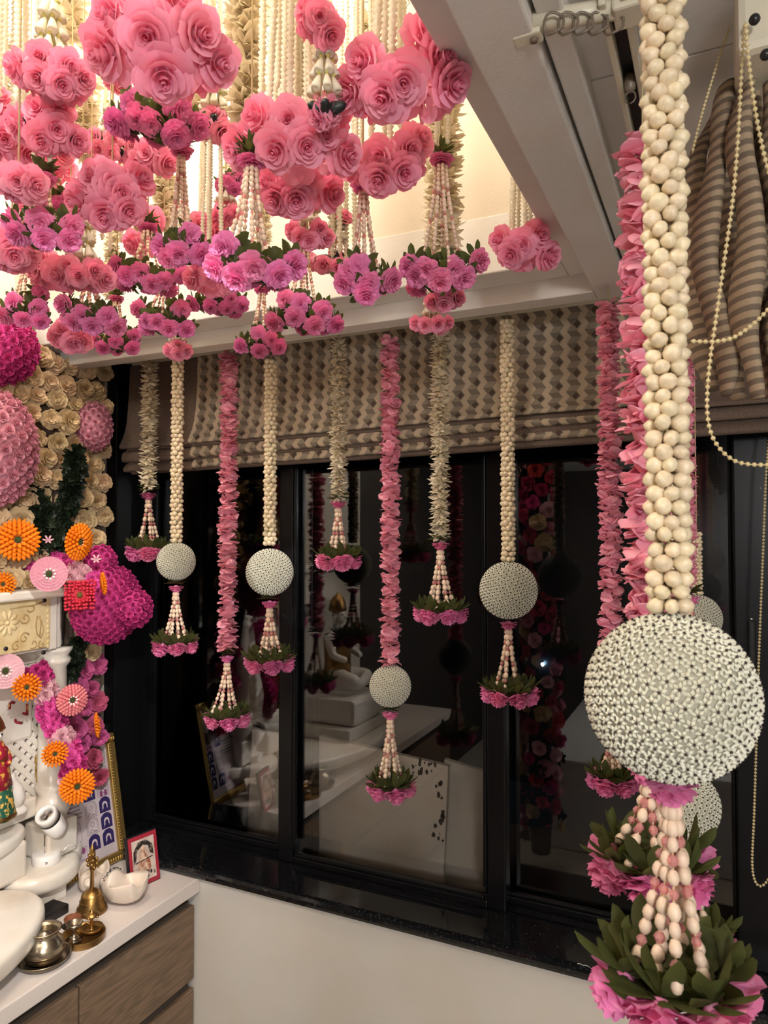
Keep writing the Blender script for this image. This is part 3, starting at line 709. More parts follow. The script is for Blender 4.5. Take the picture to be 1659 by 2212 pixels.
def catm(p, w, n=5):
    o = []; ow = []
    for i in range(len(p)-1):
        a, b_, c, d = p[max(i-1, 0)], p[i], p[i+1], p[min(i+2, len(p)-1)]
        for k in range(n):
            t = k/n; f = lambda A, B, C_, D: .5*((2*B)+(C_-A)*t+(2*A-5*B+4*C_-D)*t*t+(3*B-A-3*C_+D)*t**3)
            o.append(tuple(f(a[q], b_[q], c[q], d[q]) for q in (0, 1))); ow.append(w[i]+(w[i+1]-w[i])*t)
    o.append(p[-1]); ow.append(w[-1]); return o, ow
for pts, ws, d in LB:
    b = MB(); uv = []; pp, ww = catm(pts, ws); n = 14; k = len(pp); vs = []; fs = []; arc = 0; prev = None
    for i, ((x, y), w) in enumerate(zip(pp, ww)):
        c = P(x, y, d)-g0+rgt*(.005*math.sin(i*.33+d*50))
        if prev is not None: arc += (c-prev).length
        prev = c
        for j in range(n):
            a = 2*pi*j/n; rx = w*1.0*d/F*(1+.16*math.sin(i*.42+d*90)); ry = rx*2.0
            vs.append(c+rgt*rx*math.cos(a)+bck*(ry*math.sin(a)+.02)); uv.append((j/n*.2, arc))
    for i in range(k-1):
        for j in range(n): fs.append((i*n+j, (i+1)*n+j, (i+1)*n+(j+1) % n, i*n+(j+1) % n))
    fs.append(tuple(range(n))[::1]); fs.append(tuple(range((k-1)*n, k*n))[::-1])
    b.add(vs, fs); obj('cloth_fold', uvmesh(b, 'cloth_fold', 'stripe', uv), gb)
c = P(1655, 85, .69)-g0
b = MB(); b.bev((0, 0, 0), (.055, .10, .075), .008, 0, Matrix.Translation(c) @ Matrix.Rotation(.0, 4, 'Z')); obj('bracket', b.mesh('bracket', 'railwhite'), gb, label='white end bracket')
for px, py in ((1630, 42), (1654, 118)):
    b = MB(); b.ell((P(px, py, .635)-g0)[:], (.005, .005, .005), 8, 6); obj('screw', b.mesh('screw', 'blackpl'), gb)
b = MB(); c2 = P(1715, 92, .70)-g0; b.bev((c2+Vector((.02, .1, .07)))[:], (.16, .35, .05), .006); obj('headrail', b.mesh('headrail', 'railwhite'), gb)

def chain(label, pts, d, px_d, pitch, name='bead_chain'):
    q = [P(x, y, d if not isinstance(d, (list, tuple)) else d[0]+(d[1]-d[0])*i/(len(pts)-1)) for i, (x, y) in enumerate(pts)]
    pr = [];  # smooth in 3-D
    for i in range(len(q)-1):
        p0, p1, p2, p3 = q[max(i-1, 0)], q[i], q[i+1], q[min(i+2, len(q)-1)]
        for k in range(6):
            t = k/6; pr.append(.5*((2*p1)+(-p0+p2)*t+(2*p0-5*p1+4*p2-p3)*t*t+(-p0+3*p1-3*p2+p3)*t**3))
    pr.append(q[-1]); dd = d if not isinstance(d, (list, tuple)) else d[0]
    t = thing(name, label, 'chain', q[0]); b = MB(); b.tube([p-q[0] for p in pr], .0007, 4); obj('cord', b.mesh('cord', 'string'), t)
    r = px_d/2*dd/F
    for p, _ in along(pr, pitch*dd/F)[:300]: obj('chain_bead', BALLBEAD, t, TR(p-q[0], r))
    return t
chain('ivory bead pull chain hanging in a long loop in front of the striped blind', [(1610, 50), (1601, 170), (1594, 300), (1583, 430), (1565, 560), (1548, 680), (1535, 770), (1528, 850), (1530, 910), (1545, 955), (1578, 990), (1618, 1003), (1700, 1004)], .60, 10, 14)
chain('shorter bead pull chain slanting right across the top of the striped blind', [(1611, 48), (1617, 130), (1630, 230), (1645, 310), (1662, 375), (1700, 480)], .59, 10.5, 14)
chain('bead chain swagged sideways across the bottom of the striped blind', [(1492, 737), (1540, 738), (1580, 731), (1612, 712), (1640, 688), (1662, 664), (1700, 610)], .61, 10, 13)
chain('thin bead chain behind the striped blind near the ceiling', [(1575, 60), (1552, 130), (1530, 200), (1512, 262), (1495, 330)], .715, 7, 9)
chain('long thin bead chain hanging down the dark window stile at far right', [(1672, 860), (1656, 1010), (1648, 1200), (1640, 1400), (1634, 1600), (1629, 1760), (1625, 1860), (1630, 1900), (1642, 1914), (1656, 1904), (1668, 1870), (1680, 1700)], 1.52, 6, 7.4)

# ------------------------------------------------------------------ outside the window
for lab, (p1, p2, p3, p4), yy in (('pale board leaning outside behind the middle window pane, right edge peeled', ((690, 1590), (968, 1655), (952, 1905), (680, 1905)), 2.02),
                                 ('pale board leaning outside behind the left window pane', ((545, 1576), (690, 1590), (680, 1960), (522, 1960)), 2.06),
                                 ('narrow pale board standing outside at right of the peeled board', ((960, 1640), (1050, 1668), (1046, 1960), (955, 1960)), 2.10)):
    t = thing('leaning_board', lab, 'board', (0, yy, 0)); b = MB()
    q = [PY(*p, yy)-Vector((0, yy, 0)) for p in (p1, p2, p3, p4)]
    q[2].z -= .15; q[3].z -= .15
    vs = [tuple(v) for v in q]+[(v.x, .018, v.z) for v in q]
    b.add(vs, [(0, 3, 2, 1), (4, 5, 6, 7), (0, 1, 5, 4), (1, 2, 6, 5), (2, 3, 7, 6), (3, 0, 4, 7)], 0, False)
    obj('panel', b.mesh('panel', 'board'), t)
    if 'peeled' in lab:
        for _ in range(34):
            px, py = 958-abs(R.gauss(0, 9)), R.uniform(1690, 1820)
            if R.random() < .25: px, py = R.uniform(890, 950), R.uniform(1640, 1670)
            c = PY(px, py, yy-.0012)-Vector((0, yy, 0)); s = R.uniform(.002, .008); b = MB()
            n = 7; ps = [(c.x+s*R.uniform(.5, 1.1)*math.cos(2*pi*i/n), -.0012, c.z+1.5*s*R.uniform(.5, 1.1)*math.sin(2*pi*i/n)) for i in range(n)]
            b.add(ps+[(x, 0, z) for x, y, z in ps], [tuple(range(n)), tuple(range(2*n-1, n-1, -1))]+[(i, (i+1) % n, n+(i+1) % n, n+i) for i in range(n)], 0, False)
            obj('peeled_patch', b.mesh('peeled_patch', 'boardstain'), t)
mb = MB(); mb.box((-1.5, 6.0, 2.0), (12, .25, 4.6)); structure('wall_outside', mb, 'blackpl')
mb = MB(); mb.box((-.6, 2.6, .40), (4.0, 1.2, .1)); structure('floor_balcony', mb, 'groove')
# one small light far outside, on the building across the street
q = PY(1172, 1435, 5.84); b = MB(); b.ell((0, 0, 0), (.014, .014, .016), 8, 6); b.lathe([(.008, .014), (.010, .026), (.0, .034)], 8, 1)
tag(obj('street_bulb', b.mesh('street_bulb', ['led', 'blackpl']), None, TR(q)), 'tiny blue white bulb far outside, seen through the right pane', 'bulb')
b = MB(); q = PZ(1247, 2082, SILLZ+.001); b.tube([(0, 0, 0), (.006, .002, .0008), (.012, -.001, .0004), (.020, .001, .001), (.028, -.002, .0004)], .0006, 5)
tag(obj('loose_thread', b.mesh('loose_thread', 'white'), None, TR(q)), 'short white thread lying on the black granite sill', 'thread')

# ------------------------------------------------------------------ things behind the camera, seen only as reflections
mb = MB(); mb.bev((-.10, -1.20, .25), (1.7, 1.9, .50), .01); tag(obj('platform', mb.mesh('platform', 'platform')), 'white platform at the back of the room, mirrored in the window', 'platform')
fc = thing('floral_column', 'tall column of mixed pink and white flowers mirrored in the right window', 'floral column', (-.86, .05, 0))
b = MB(); b.lathe([(.05, .10), (.06, .3), (.06, 2.2), (.04, 2.25)], 12); obj('post', b.mesh('post', 'darkleaf'), fc)
for i in range(150):
    a = i*2.4; z = .25+1.95*(i/150); rr0 = .085+R.uniform(-.01, .025)
    k = R.choice(['redpetal', 'redpetal', 'palepink', 'blush', 'magenta', 'creamflower'])
    me = R.choice(SOLA['creamflower']) if k == 'creamflower' else R.choice(ROSE[k])
    obj('column_flower', me, fc, TR((rr0*math.cos(a), rr0*math.sin(a), z), R.uniform(.035, .055), face((math.cos(a), math.sin(a), R.uniform(-.3, .3)), a)))
for i in range(40):
    a = R.uniform(0, 6.3); z = R.uniform(.15, 2.2); obj('leaf_tuft', R.choice(TUFT), fc, TR((.09*math.cos(a), .09*math.sin(a), z), .05, face((math.cos(a), math.sin(a), -.2))))

# ------------------------------------------------------------------ front row of garlands under the window pelmet
ROW = ('y', 1.612)
garland('ivory', 321, 778, 1050, 44, ROW, 'ivory husk garland with beaded tassel, nearest the flower wall, leftmost of the row', rose=1072, ring=1194, ringw=96, ringflow=22, seed=1)
garland('shell', 381, 770, 1172, 26, ('y', 1.562), 'thin cream shell garland with small white ball, second from the left', ball=(1213, 41), rose=1272, ring=1395, ringw=102, ringflow=21, seed=2)
garland('pink', 491, 765, 1402, 45, ROW, 'pink petal garland without a ball, its low beaded tassel before the left pane', rose=1424, ring=1552, ringw=104, ringflow=21, seed=3)
garland('shell', 583, 778, 1178, 27, ROW, 'thin cream shell garland whose white ball is half brightly lit', ball=(1236, 51), rose=1306, ring=1432, ringw=114, ringflow=23, seed=4)
garland('ivory', 731, 735, 1076, 45, ROW, 'ivory husk garland with tassel hanging in front of the second window mullion', rose=1090, ring=1212, ringw=104, ringflow=23, seed=5)
garland('pink', 843, 735, 1438, 46, ROW, 'pink petal garland carrying a white ball in the middle of the window', ball=(1482, 45), rose=1546, ring=1702, ringw=108, ringflow=23, seed=6)
garland('ivory', 951, 715, 1160, 50, ROW, 'ivory husk garland right of the middle pink one, no ball', rose=1180, ring=1326, ringw=120, ringflow=25, seed=7)
garland('shell', 1098, 690, 1212, 30, ROW, 'thin cream shell garland with white ball in front of the right mullion', ball=(1275, 62), rose=1351, ring=1500, ringw=122, ringflow=26, seed=8)
garland('pink', 1322, 655, 1545, 54, ('y', 1.45), 'farther pink petal garland at right, its tassel showing left of the big ball', rose=1570, ring=1686, ringw=112, ringflow=26, seed=9, ztop=2.29)
garland('pink', 1403, 285, 1650, 112, ('d', .70), 'nearer wide pink petal garland half behind the big shell garland', rose=1675, ring=1872, ringw=270, ringflow=58, seed=10, ztop=2.29, ph=.6)
garland('shell', 1474, 640, 1655, 42, ('d', 1.0), 'shell garland hidden behind the big one, white ball peeping out below right', ball=(1736, 76), rose=1822, ring=2030, ringw=200, ringflow=42, seed=11, ztop=2.29)
garland('pink', 1490, 660, 1262, 34, ('d', 1.12), 'pink petal garland hidden behind the big shell garland, leaf collar showing at its right', rose=1296, ring=1420, ringw=110, ringflow=30, seed=12, ztop=2.29)
garland('shell', 1506, 1150, 1285, 22, ('d', 1.38), 'white ball on a short string behind the big garland, above right of the big ball', ball=(1335, 50), rose=1400, ring=1500, ringw=90, ringflow=20, seed=13, ztop=2.29)
garland('shell', 1446, -60, 1322, 92, ('d', .50), 'nearest thick cream shell garland with a very large white ball at right', ball=(1503, 178), rose=1706, ring=2120, ringw=330, ringflow=74, seed=14, ztop=2.29, near=True, ss=.0068, nstr=7, ph=.35)

# ------------------------------------------------------------------ counter with drawers along the left wall
CX, CZ = -1.40, .75
cab = thing('drawer_cabinet', 'oak drawer cabinet under the white counter, against the window wall', 'cabinet', (-1.62, .75, 0))
b = MB(); b.box((.0, 0, .345), (.38, 1.86, .67)); obj('carcass', b.mesh('carcass', 'groove'), cab)
cf = -1.418
ysplit = PX(172, 2115, cf).y; zsplit = PX(415, 2120, cf).z; zt = PX(434, 1945, cf).z
for y0, y1 in ((ysplit+.003, WY-.006), (ysplit-.62, ysplit-.003), (-.2, ysplit-.626)):
    for z0, z1 in ((zsplit+.006, zt), (zsplit-.26, zsplit-.022), (.06, zsplit-.288)):
        b = MB(); b.bev((cf-.009+1.62, (y0+y1)/2-.75, (z0+z1)/2), (.018, y1-y0, z1-z0), .002)
        obj('drawer', b.mesh('drawer', 'wood'), cab)
b = MB(); b.bev((0, 0, -.021), (.45, 1.90, .042), .003)
tag(obj('countertop', b.mesh('countertop', 'counter'), None, TR((CX-.225, .747, CZ))), 'white laminate countertop along the left wall, holding the altar', 'countertop')

# ------------------------------------------------------------------ marble altar
al = thing('altar', 'white marble home altar with pillar, carved lintel and pierced screen', 'altar', (-1.70, 1.1, CZ))
a0 = al.location.copy()
def ab(nm, m_='marble', parent=None):
    class K: pass
    return MB()
AT = .845                              # top of the base slab
def slabpoly(cx, cy, rx, ry, n=60, lob=0, amp=0): return [(cx+rx*(1+amp*abs(math.sin(lob*a/2)))*math.cos(a), cy+ry*(1+amp*abs(math.sin(lob*a/2)))*math.sin(a)) for a in [2*pi*i/n for i in range(n)]]
def slab(b, poly, z0, z1, r=.012):
    bm = bmesh.new(); vs = [bm.verts.new((x, y, z1)) for x, y in poly]; f = bm.faces.new(vs)
    ext = bmesh.ops.extrude_face_region(bm, geom=[f]); nv = [g for g in ext['geom'] if isinstance(g, bmesh.types.BMVert)]
    for v in nv: v.co.z = z0
    bmesh.ops.recalc_face_normals(bm, faces=bm.faces[:])
    ed = [e for e in bm.edges if abs(e.verts[0].co.z-e.verts[1].co.z) < 1e-6]
    bmesh.ops.bevel(bm, geom=ed, offset=r, segments=3, profile=.5, affect='EDGES', clamp_overlap=True)
    b.frombm(bm, 0, None, True)
b = MB(); slab(b, [(x-a0.x, y-a0.y) for x, y in slabpoly(-1.617, .86, .229, .44)], AT-CZ-.052, AT-CZ, .014); obj('base_slab', b.mesh('base_slab', 'marble'), al)
c = PZ(120, 1868, AT); b = MB(); slab(b, [(x-a0.x, y-a0.y) for x, y in slabpoly(c.x-.05, c.y-.02, .105, .115)], AT-CZ-.045, AT-CZ+.004, .016); obj('slab_lobe', b.mesh('slab_lobe', 'marble'), al)
c = PZ(155, 1835, AT); b = MB(); slab(b, [(x-a0.x, y-a0.y) for x, y in slabpoly(c.x-.05, c.y-.01, .07, .07)], AT-CZ-.04, AT-CZ+.008, .014); obj('slab_lobe', b.mesh('slab_lobe', 'marble'), al)
b = MB(); b.bev((-.03, .30, .022), (.13, .10, .044), .004); obj('slab_foot', b.mesh('slab_foot', 'marble'), al)
b = MB(); b.bev((-.01, -.25, .022), (.24, .75, .044), .004); obj('slab_foot', b.mesh('slab_foot', 'marble'), al)
# step block with drum and rounded tread
c = PZ(10, 1850, AT); sx, sy = c.x+.105-a0.x, c.y-.205-a0.y
b = MB(); b.bev((sx-.01, sy, .145), (.14, .30, .10), .01); obj('step_block', b.mesh('step_block', 'marble'), al)
b = MB(); slab(b, [(sx+x, sy+y) for x, y in slabpoly(0, 0, .088, .175)], .185, .222, .012); obj('step_tread', b.mesh('step_tread', 'marble'), al)
b = MB(); b.bev((sx-.04, sy+.02, .25), (.09, .40, .055), .006); obj('step_block', b.mesh('step_block', 'marble'), al)
# pillar
pc = PX(112, 1700, -1.745); PXc, PYc = pc.x-a0.x, pc.y-a0.y; zz_ = lambda y: PX(112, y, -1.745).z-CZ
b = MB(); b.bev((PXc, PYc, (zz_(1832)+zz_(1775))/2), (.10, .10, zz_(1775)-zz_(1832)+.02), .006); obj('pillar_base', b.mesh('pillar_base', 'marble'), al)
pr = [(.046, 1778), (.046, 1768), (.040, 1760), (.052, 1745), (.053, 1735), (.042, 1722), (.036, 1712), (.044, 1700), (.045, 1692), (.038, 1686), (.039, 1640), (.037, 1500), (.036, 1440), (.045, 1432), (.048, 1424), (.040, 1416), (.050, 1406), (.052, 1398)]
b = MB(); b.lathe([(r_, zz_(y)) for r_, y in pr], 32, 0, Matrix.Translation((PXc, PYc, 0))); obj('pillar', b.mesh('pillar', 'marble'), al)
# lintel: cornice, stepped pilaster blocks and carved panel (faces the room, +X)
xf = -1.690
def L_(px, py, x=xf): v = PX(px, py, x); return (v.y-a0.y, v.z-CZ)
y_r, z_t = L_(140, 1268); _, z_b = L_(140, 1402)
b = MB(); b.bev((xf-.07-a0.x+.012, (y_r-.62)/2, z_t-.012), (.17, y_r+.62+.012, .026), .006); obj('cornice', b.mesh('cornice', 'marble'), al)
b = MB()
for k, (px0, px1, dx) in enumerate(((108, 124, 0), (122, 138, -.012), (137, 148, -.026))):
    ya, _ = L_(px0, 1330); yb, _ = L_(px1, 1330); b.bev((xf-.06+dx-a0.x, (ya+yb)/2, (z_t-.02+z_b)/2), (.12, yb-ya, z_t-.03-z_b), .003)
obj('lintel_end', b.mesh('lintel_end', 'marble'), al)
b = MB(); b.bev((xf-.06-a0.x, (y_r-.62)/2-.02, (z_t+z_b)/2-.01), (.10, y_r+.60, z_t-z_b-.03), .003); obj('lintel', b.mesh('lintel', 'marble'), al)
yp0, yp1 = L_(-60, 1340)[0], L_(108, 1340)[0]; zp1, zp0 = L_(60, 1288)[1], L_(60, 1405)[1]
b = MB(); b.bev((xf-.004-a0.x, (yp0+yp1)/2, (zp0+zp1)/2), (.014, yp1-yp0, zp1-zp0), .002); cp = obj('carved_panel', b.mesh('carved_panel', 'carved'), al, label='yellow carved stone panel')
xs = xf+.003-a0.x
def relief(nm, pts, r=.0022, m_='carveline', closed=False):
    b = MB(); b.tube([(xs, y, z) for y, z in pts], r, 5, 0, True, None, closed); return obj(nm, b.mesh(nm, m_), cp)
fy, fz = L_(14, 1346)
for i in range(10):
    a = 2*pi*i/10; b = MB(); b.ell((0, 0, 0), (.004, .0075, .0135), 8, 6, 0, Matrix.Translation((xs, fy+.021*math.cos(a), fz+.021*math.sin(a))) @ Matrix.Rotation(a-pi/2, 4, 'X')); obj('carved_petal', b.mesh('carved_petal', 'carved'), cp)
b = MB(); b.ell((xs, fy, fz), (.006, .006, .006), 10, 6); obj('carved_boss', b.mesh('carved_boss', 'carved'), cp)
def spiral(px, py, r0, turns, a0_, sg=1, n=26):
    y, z = L_(px, py); return [(y+sg*r0*(1-t/n*.85)*math.cos(a0_+turns*2*pi*t/n), z+r0*(1-t/n*.85)*math.sin(a0_+turns*2*pi*t/n)) for t in range(n+1)]
for s in ((52, 1335, .017, 1.2, 3.0), (50, 1378, .016, 1.2, .5), (66, 1312, .015, .7, 3.5), (88, 1392, .012, 1.1, 2), (32, 1396, .014, 1.1, 1), (70, 1390, .014, .9, 4)): relief('carved_scroll', spiral(*s))
for i, q in enumerate(([(20, 1316), (45, 1311), (70, 1308), (90, 1300)], [(78, 1330), (88, 1342), (92, 1360), (86, 1378), (78, 1370), (75, 1350), (78, 1330)], [(84, 1330), (86, 1350), (84, 1372)])): relief('carved_scroll', [L_(*p) for p in q])
for px in range(6, 104, 9):
    y, z = L_(px, 1292-(px*.08)); b = MB(); b.bev((xs, y, z), (.006, .0075, .010), .0015); obj('carved_dentil', b.mesh('carved_dentil', 'carved'), cp)
for k in range(9):
    y, z = L_(102, 1308+k*11); b = MB(); b.bev((xs, y, z), (.006, .006, .008), .0015); obj('carved_dentil', b.mesh('carved_dentil', 'carved'), cp)
for px, py in ((94, 1297), (92, 1410-.5), (10, 1401)):
    y, z = L_(px, py); b = MB(); b.lathe([(.006, -.002), (.0055, .002), (.0, .0025)], 10, 0, Matrix.Translation((xs+.001, y, z)) @ Matrix.Rotation(pi/2, 4, 'Y')); obj('bolt_cap', b.mesh('bolt_cap', 'blackpl'), cp)
# pierced screen: real openings between crossing marble bars
jx = -1.795
y0, z0 = PX(-40, 1760, jx).y-a0.y, PX(40, 1760, jx).z-CZ; y1, z1 = PX(100, 1600, jx).y-a0.y, PX(40, 1425, jx).z-CZ
js = obj('pierced_screen', None, al); js.location = (jx-a0.x, 0, 0)
pitch = .026
def clipbar(c, sgn):
    # z = sgn*y + c clipped to the panel rectangle
    pts = []
    for y in (y0, y1):
        z = sgn*y+c
        if z0 <= z <= z1: pts.append((y, z))
    for z in (z0, z1):
        y = (z-c)*sgn
        if y0 < y < y1: pts.append((y, z))
    return pts[:2] if len(pts) >= 2 else None
for sgn in (1, -1):
    c = -2.0
    while c < 3:
        q = clipbar(c, sgn); c += pitch*1.414
        if not q: continue
        (ya, za), (yb, zb) = q; l = math.hypot(yb-ya, zb-za)
        if l < .02: continue
        b = MB(); b.bev((0, 0, 0), (.012, l, .0165), .003, 0, Matrix.Translation((0 if sgn > 0 else .003, (ya+yb)/2, (za+zb)/2)) @ Matrix.Rotation(math.atan2(zb-za, yb-ya), 4, 'X')); obj('screen_bar', b.mesh('screen_bar', 'marble'), js)
b = MB(); b.bev((0, (y0+y1)/2, z1+.01), (.03, y1-y0+.04, .05), .005); b.bev((.0, y1+.012, (z0+z1)/2), (.03, .035, z1-z0), .005); obj('screen_border', b.mesh('screen_border', 'marble'), js)
q0_, q1_ = PX(-20, 1560, jx), PX(66, 1500, jx)
b = MB(); b.bev((.004, (q0_.y+q1_.y)/2-a0.y, (PX(40, 1470, jx).z+PX(40, 1600, jx).z)/2-CZ), (.02, q1_.y-q0_.y, PX(40, 1470, jx).z-PX(40, 1600, jx).z), .01); obj('screen_medallion', b.mesh('screen_medallion', 'marble'), js)
def slot(pa, pb):
    A, B = PX(*pa, jx+.013), PX(*pb, jx+.013); b = MB()
    b.tube([A-a0-Vector((jx-a0.x, 0, CZ-a0.z)), B-a0-Vector((jx-a0.x, 0, CZ-a0.z))], .0042, 6); obj('screen_slot', b.mesh('screen_slot', 'zari'), js)
for s in (((22, 1516), (31, 1518)), ((21, 1518), (20, 1532)), ((48, 1540), (58, 1543)), ((58, 1520), (58, 1545)), ((32, 1553), (34, 1560)), ((34, 1560), (47, 1562))): slot(*s)
# white backing wall of the altar seen through the screen
b = MB(); b.box((jx-.045-a0.x, (y0+y1)/2, (z0+z1)/2+.05), (.008, y1-y0+.06, z1-z0+.16)); obj('altar_back', b.mesh('altar_back', 'blush'), al)
# small marble bird and dressed figure standing in the altar
bd = thing('marble_bird', 'small white marble peacock beside the dressed idol on the altar', 'figurine', PX(32, 1742, -1.73))
bz_ = bd.location.copy()
def bp(px, py): v = PX(px, py, -1.73)-bz_; return v
b = MB(); b.tube([bp(34, 1742), bp(33, 1722), bp(30, 1702), bp(27, 1686), bp(26, 1676), bp(33, 1671)], [.016, .026, .022, .011, .010, .004], 12); obj('body', b.mesh('body', 'skinmarble'), bd)
b = MB(); b.tube([bp(30, 1720), bp(18, 1700), bp(12, 1680), bp(10, 1650), bp(14, 1620)], [.016, .016, .014, .012, .004], 10); obj('tail', b.mesh('tail', 'skinmarble'), bd)
b = MB(); b.ell(bp(24, 1675)[:], (.002, .002, .002), 6, 5); obj('eye', b.mesh('eye', 'blackpl'), bd)
b = MB(); b.lathe([(.03, -.012), (.032, -.004), (.02, .004)], 14, 0, Matrix.Translation(bp(33, 1745))); obj('plinth', b.mesh('plinth', 'skinmarble'), bd)
ip = PX(-14, 1765, -1.70); idol = thing('dressed_idol', 'small idol dressed in red silk with gold and green hem on the altar', 'idol', ip)
zi = lambda y: PX(-14, y, -1.70).z-ip.z
b = MB(); b.lathe([(.052, zi(1768)), (.050, zi(1755)), (.046, zi(1740)), (.040, zi(1700))], 24, 0, None, (9, .05)); obj('skirt', b.mesh('skirt', 'zarigreen'), idol, label='green and gold skirt hem')
b = MB(); b.lathe([(.041, zi(1702)), (.034, zi(1665)), (.028, zi(1640)), (.030, zi(1625)), (.018, zi(1604))], 20, 0, None, (7, .05)); obj('robe', b.mesh('robe', 'zari'), idol)
b = MB(); b.lathe([(.053, zi(1766)), (.0535, zi(1762)), (.051, zi(1758))], 24, 0, None, (9, .05)); obj('gold_hem', b.mesh('gold_hem', 'brass'), idol)
b = MB(); b.ell((0, 0, zi(1588)), (.019, .020, .024), 14, 10); b.ell((.018, 0, zi(1589)), (.006, .004, .006), 8, 6); b.lathe([(.009, zi(1612)), (.009, zi(1600))], 10); obj('head', b.mesh('head', 'skinmarble'), idol)
for s in (-1, 1):
    b = MB(); b.ell((.017, s*.007, zi(1587)), (.003, .004, .0025), 8, 6); obj('eye', b.mesh('eye', 'blackpl'), idol)
    b = MB(); b.tube([(0, s*.024, zi(1622)), (.012, s*.034, zi(1645)), (.032, s*.016, zi(1652))], [.010, .009, .006], 8); obj('arm', b.mesh('arm', 'zari'), idol)
b = MB(); b.lathe([(.021, zi(1580)), (.024, zi(1576)), (.019, zi(1562)), (.011, zi(1548)), (.0, zi(1540))], 14, 0, None, (8, .08)); obj('crown', b.mesh('crown', 'brass'), idol)
b = MB(); b.tube([(0, .035*math.cos(a*.5), zi(1636)+.012*math.sin(a*.5)) if 0 else (.030*math.cos(a*.52), .030*math.sin(a*.52), zi(1640)) for a in range(12)], .003, 6, closed=True); obj('necklace', b.mesh('necklace', 'brass'), idol)

st = thing('marble_statue', 'seated white marble statue in gold crown and dress, mirrored in the middle window pane', 'statue', (-1.64, .74, AT+.055))
def skin(nm, vs, es, rs, m_, par, root=0):
    me = bpy.data.meshes.new(nm); me.from_pydata(vs, es, []); me.materials.append(M[m_]); o = obj(nm, me, par)
    sk = o.modifiers.new('skin', 'SKIN'); lay = me.skin_vertices[0].data
    for k_, r_ in enumerate(rs): lay[k_].radius = (r_, r_); lay[k_].use_root = (k_ == root)
    ss = o.modifiers.new('sub', 'SUBSURF'); ss.levels = ss.render_levels = 2
    for p_ in me.polygons: p_.use_smooth = True
    return o
H0 = .20
bv = [(0, 0, H0), (0, 0, H0+.09), (0, 0, H0+.17), (0, 0, H0+.215), (.004, 0, H0+.245), (0, -.075, H0+.175), (.03, -.10, H0+.10), (.09, -.07, H0+.08), (0, .075, H0+.175), (.03, .10, H0+.10), (.09, .07, H0+.08),
      (.03, -.05, H0-.01), (.13, -.08, H0-.01), (.12, .02, H0-.04), (.03, .05, H0-.01), (.13, .08, H0-.01), (.12, -.02, H0-.05)]
be = [(0, 1), (1, 2), (2, 3), (3, 4), (2, 5), (5, 6), (6, 7), (2, 8), (8, 9), (9, 10), (0, 11), (11, 12), (12, 13), (0, 14), (14, 15), (15, 16)]
body = skin('body', bv, be, [.060, .052, .055, .022, .024, .026, .020, .014, .026, .020, .014, .045, .036, .022, .045, .036, .022], 'skinmarble', st)
b = MB(); b.ell((.006, 0, H0+.275), (.036, .032, .043), 16, 12); b.ell((.042, 0, H0+.272), (.008, .006, .012), 8, 6); b.ell((.036, 0, H0+.252), (.006, .011, .004), 8, 6); obj('head', b.mesh('head', 'skinmarble'), st)
for q in (-1, 1):
    b = MB(); b.ell((.035, q*.014, H0+.283), (.005, .008, .004), 8, 6); obj('eye', b.mesh('eye', 'blackpl'), st)
    b = MB(); b.ell((.0, q*.034, H0+.268), (.008, .005, .015), 8, 6); obj('ear', b.mesh('ear', 'skinmarble'), st)
b = MB(); b.lathe([(.036, H0+.295), (.042, H0+.303), (.040, H0+.315), (.034, H0+.345), (.022, H0+.365), (.008, H0+.375), (.0, H0+.392)], 20, 0, None, (10, .05)); obj('crown', b.mesh('crown', 'brass'), st)
b = MB(); b.lathe([(.058, H0+.19), (.066, H0+.17), (.062, H0+.12), (.058, H0+.06), (.066, H0+.0)], 24, 0, Matrix.Diagonal((1, 1.25, 1, 1))); obj('gold_dress', b.mesh('gold_dress', 'brass'), st)
b = MB(); b.bev((.04, 0, .06), (.26, .30, .12), .02); obj('pedestal', b.mesh('pedestal', 'skinmarble'), st)
b = MB(); b.bev((.0, 0, -.028), (.34, .40, .056), .01); obj('plinth', b.mesh('plinth', 'marble'), st)

# ------------------------------------------------------------------ flower wall behind the altar
bx = -1.735
fw = thing('flower_wall', 'tall board packed with cream sola flowers behind the altar', 'flower board', (bx, 1.4, 1.1))
zlin = PX(140, 1275, bx).z
b = MB(); b.bev((-.035, .025, (2.36+zlin)/2-1.1), (.03, .45, 2.36-zlin), .004); obj('board', b.mesh('board', 'brownlining'), fw)
b = MB(); b.bev((-.035, .19, (1.06+zlin)/2-1.1), (.03, .12, zlin-1.06), .004); obj('board', b.mesh('board', 'brownlining'), fw)
ym, k = 1.645, 0
zcut = PX(200, 1425, bx).z
for r_ in range(23):
    z = 1.02+r_*.0565
    for c_ in range(8):
        y = ym-.028-c_*.058-(r_ % 2)*.027
        s = .034*R.uniform(.88, 1.2); n = Vector((1, -.45+R.uniform(-.35, .35), R.uniform(-.4, .25)))
        m_ = 'creamflower' if z > zcut else 'dustpink'
        if z < zlin+.02 and y < 1.505: continue
        obj('sola_flower', R.choice(SOLA[m_]), fw, TR((R.uniform(-.004, .02), y+R.uniform(-.008, .008)-1.4, z+R.uniform(-.008, .008)-1.1), (s, s, s*1.1), face(n, R.uniform(0, 6))), label=None)
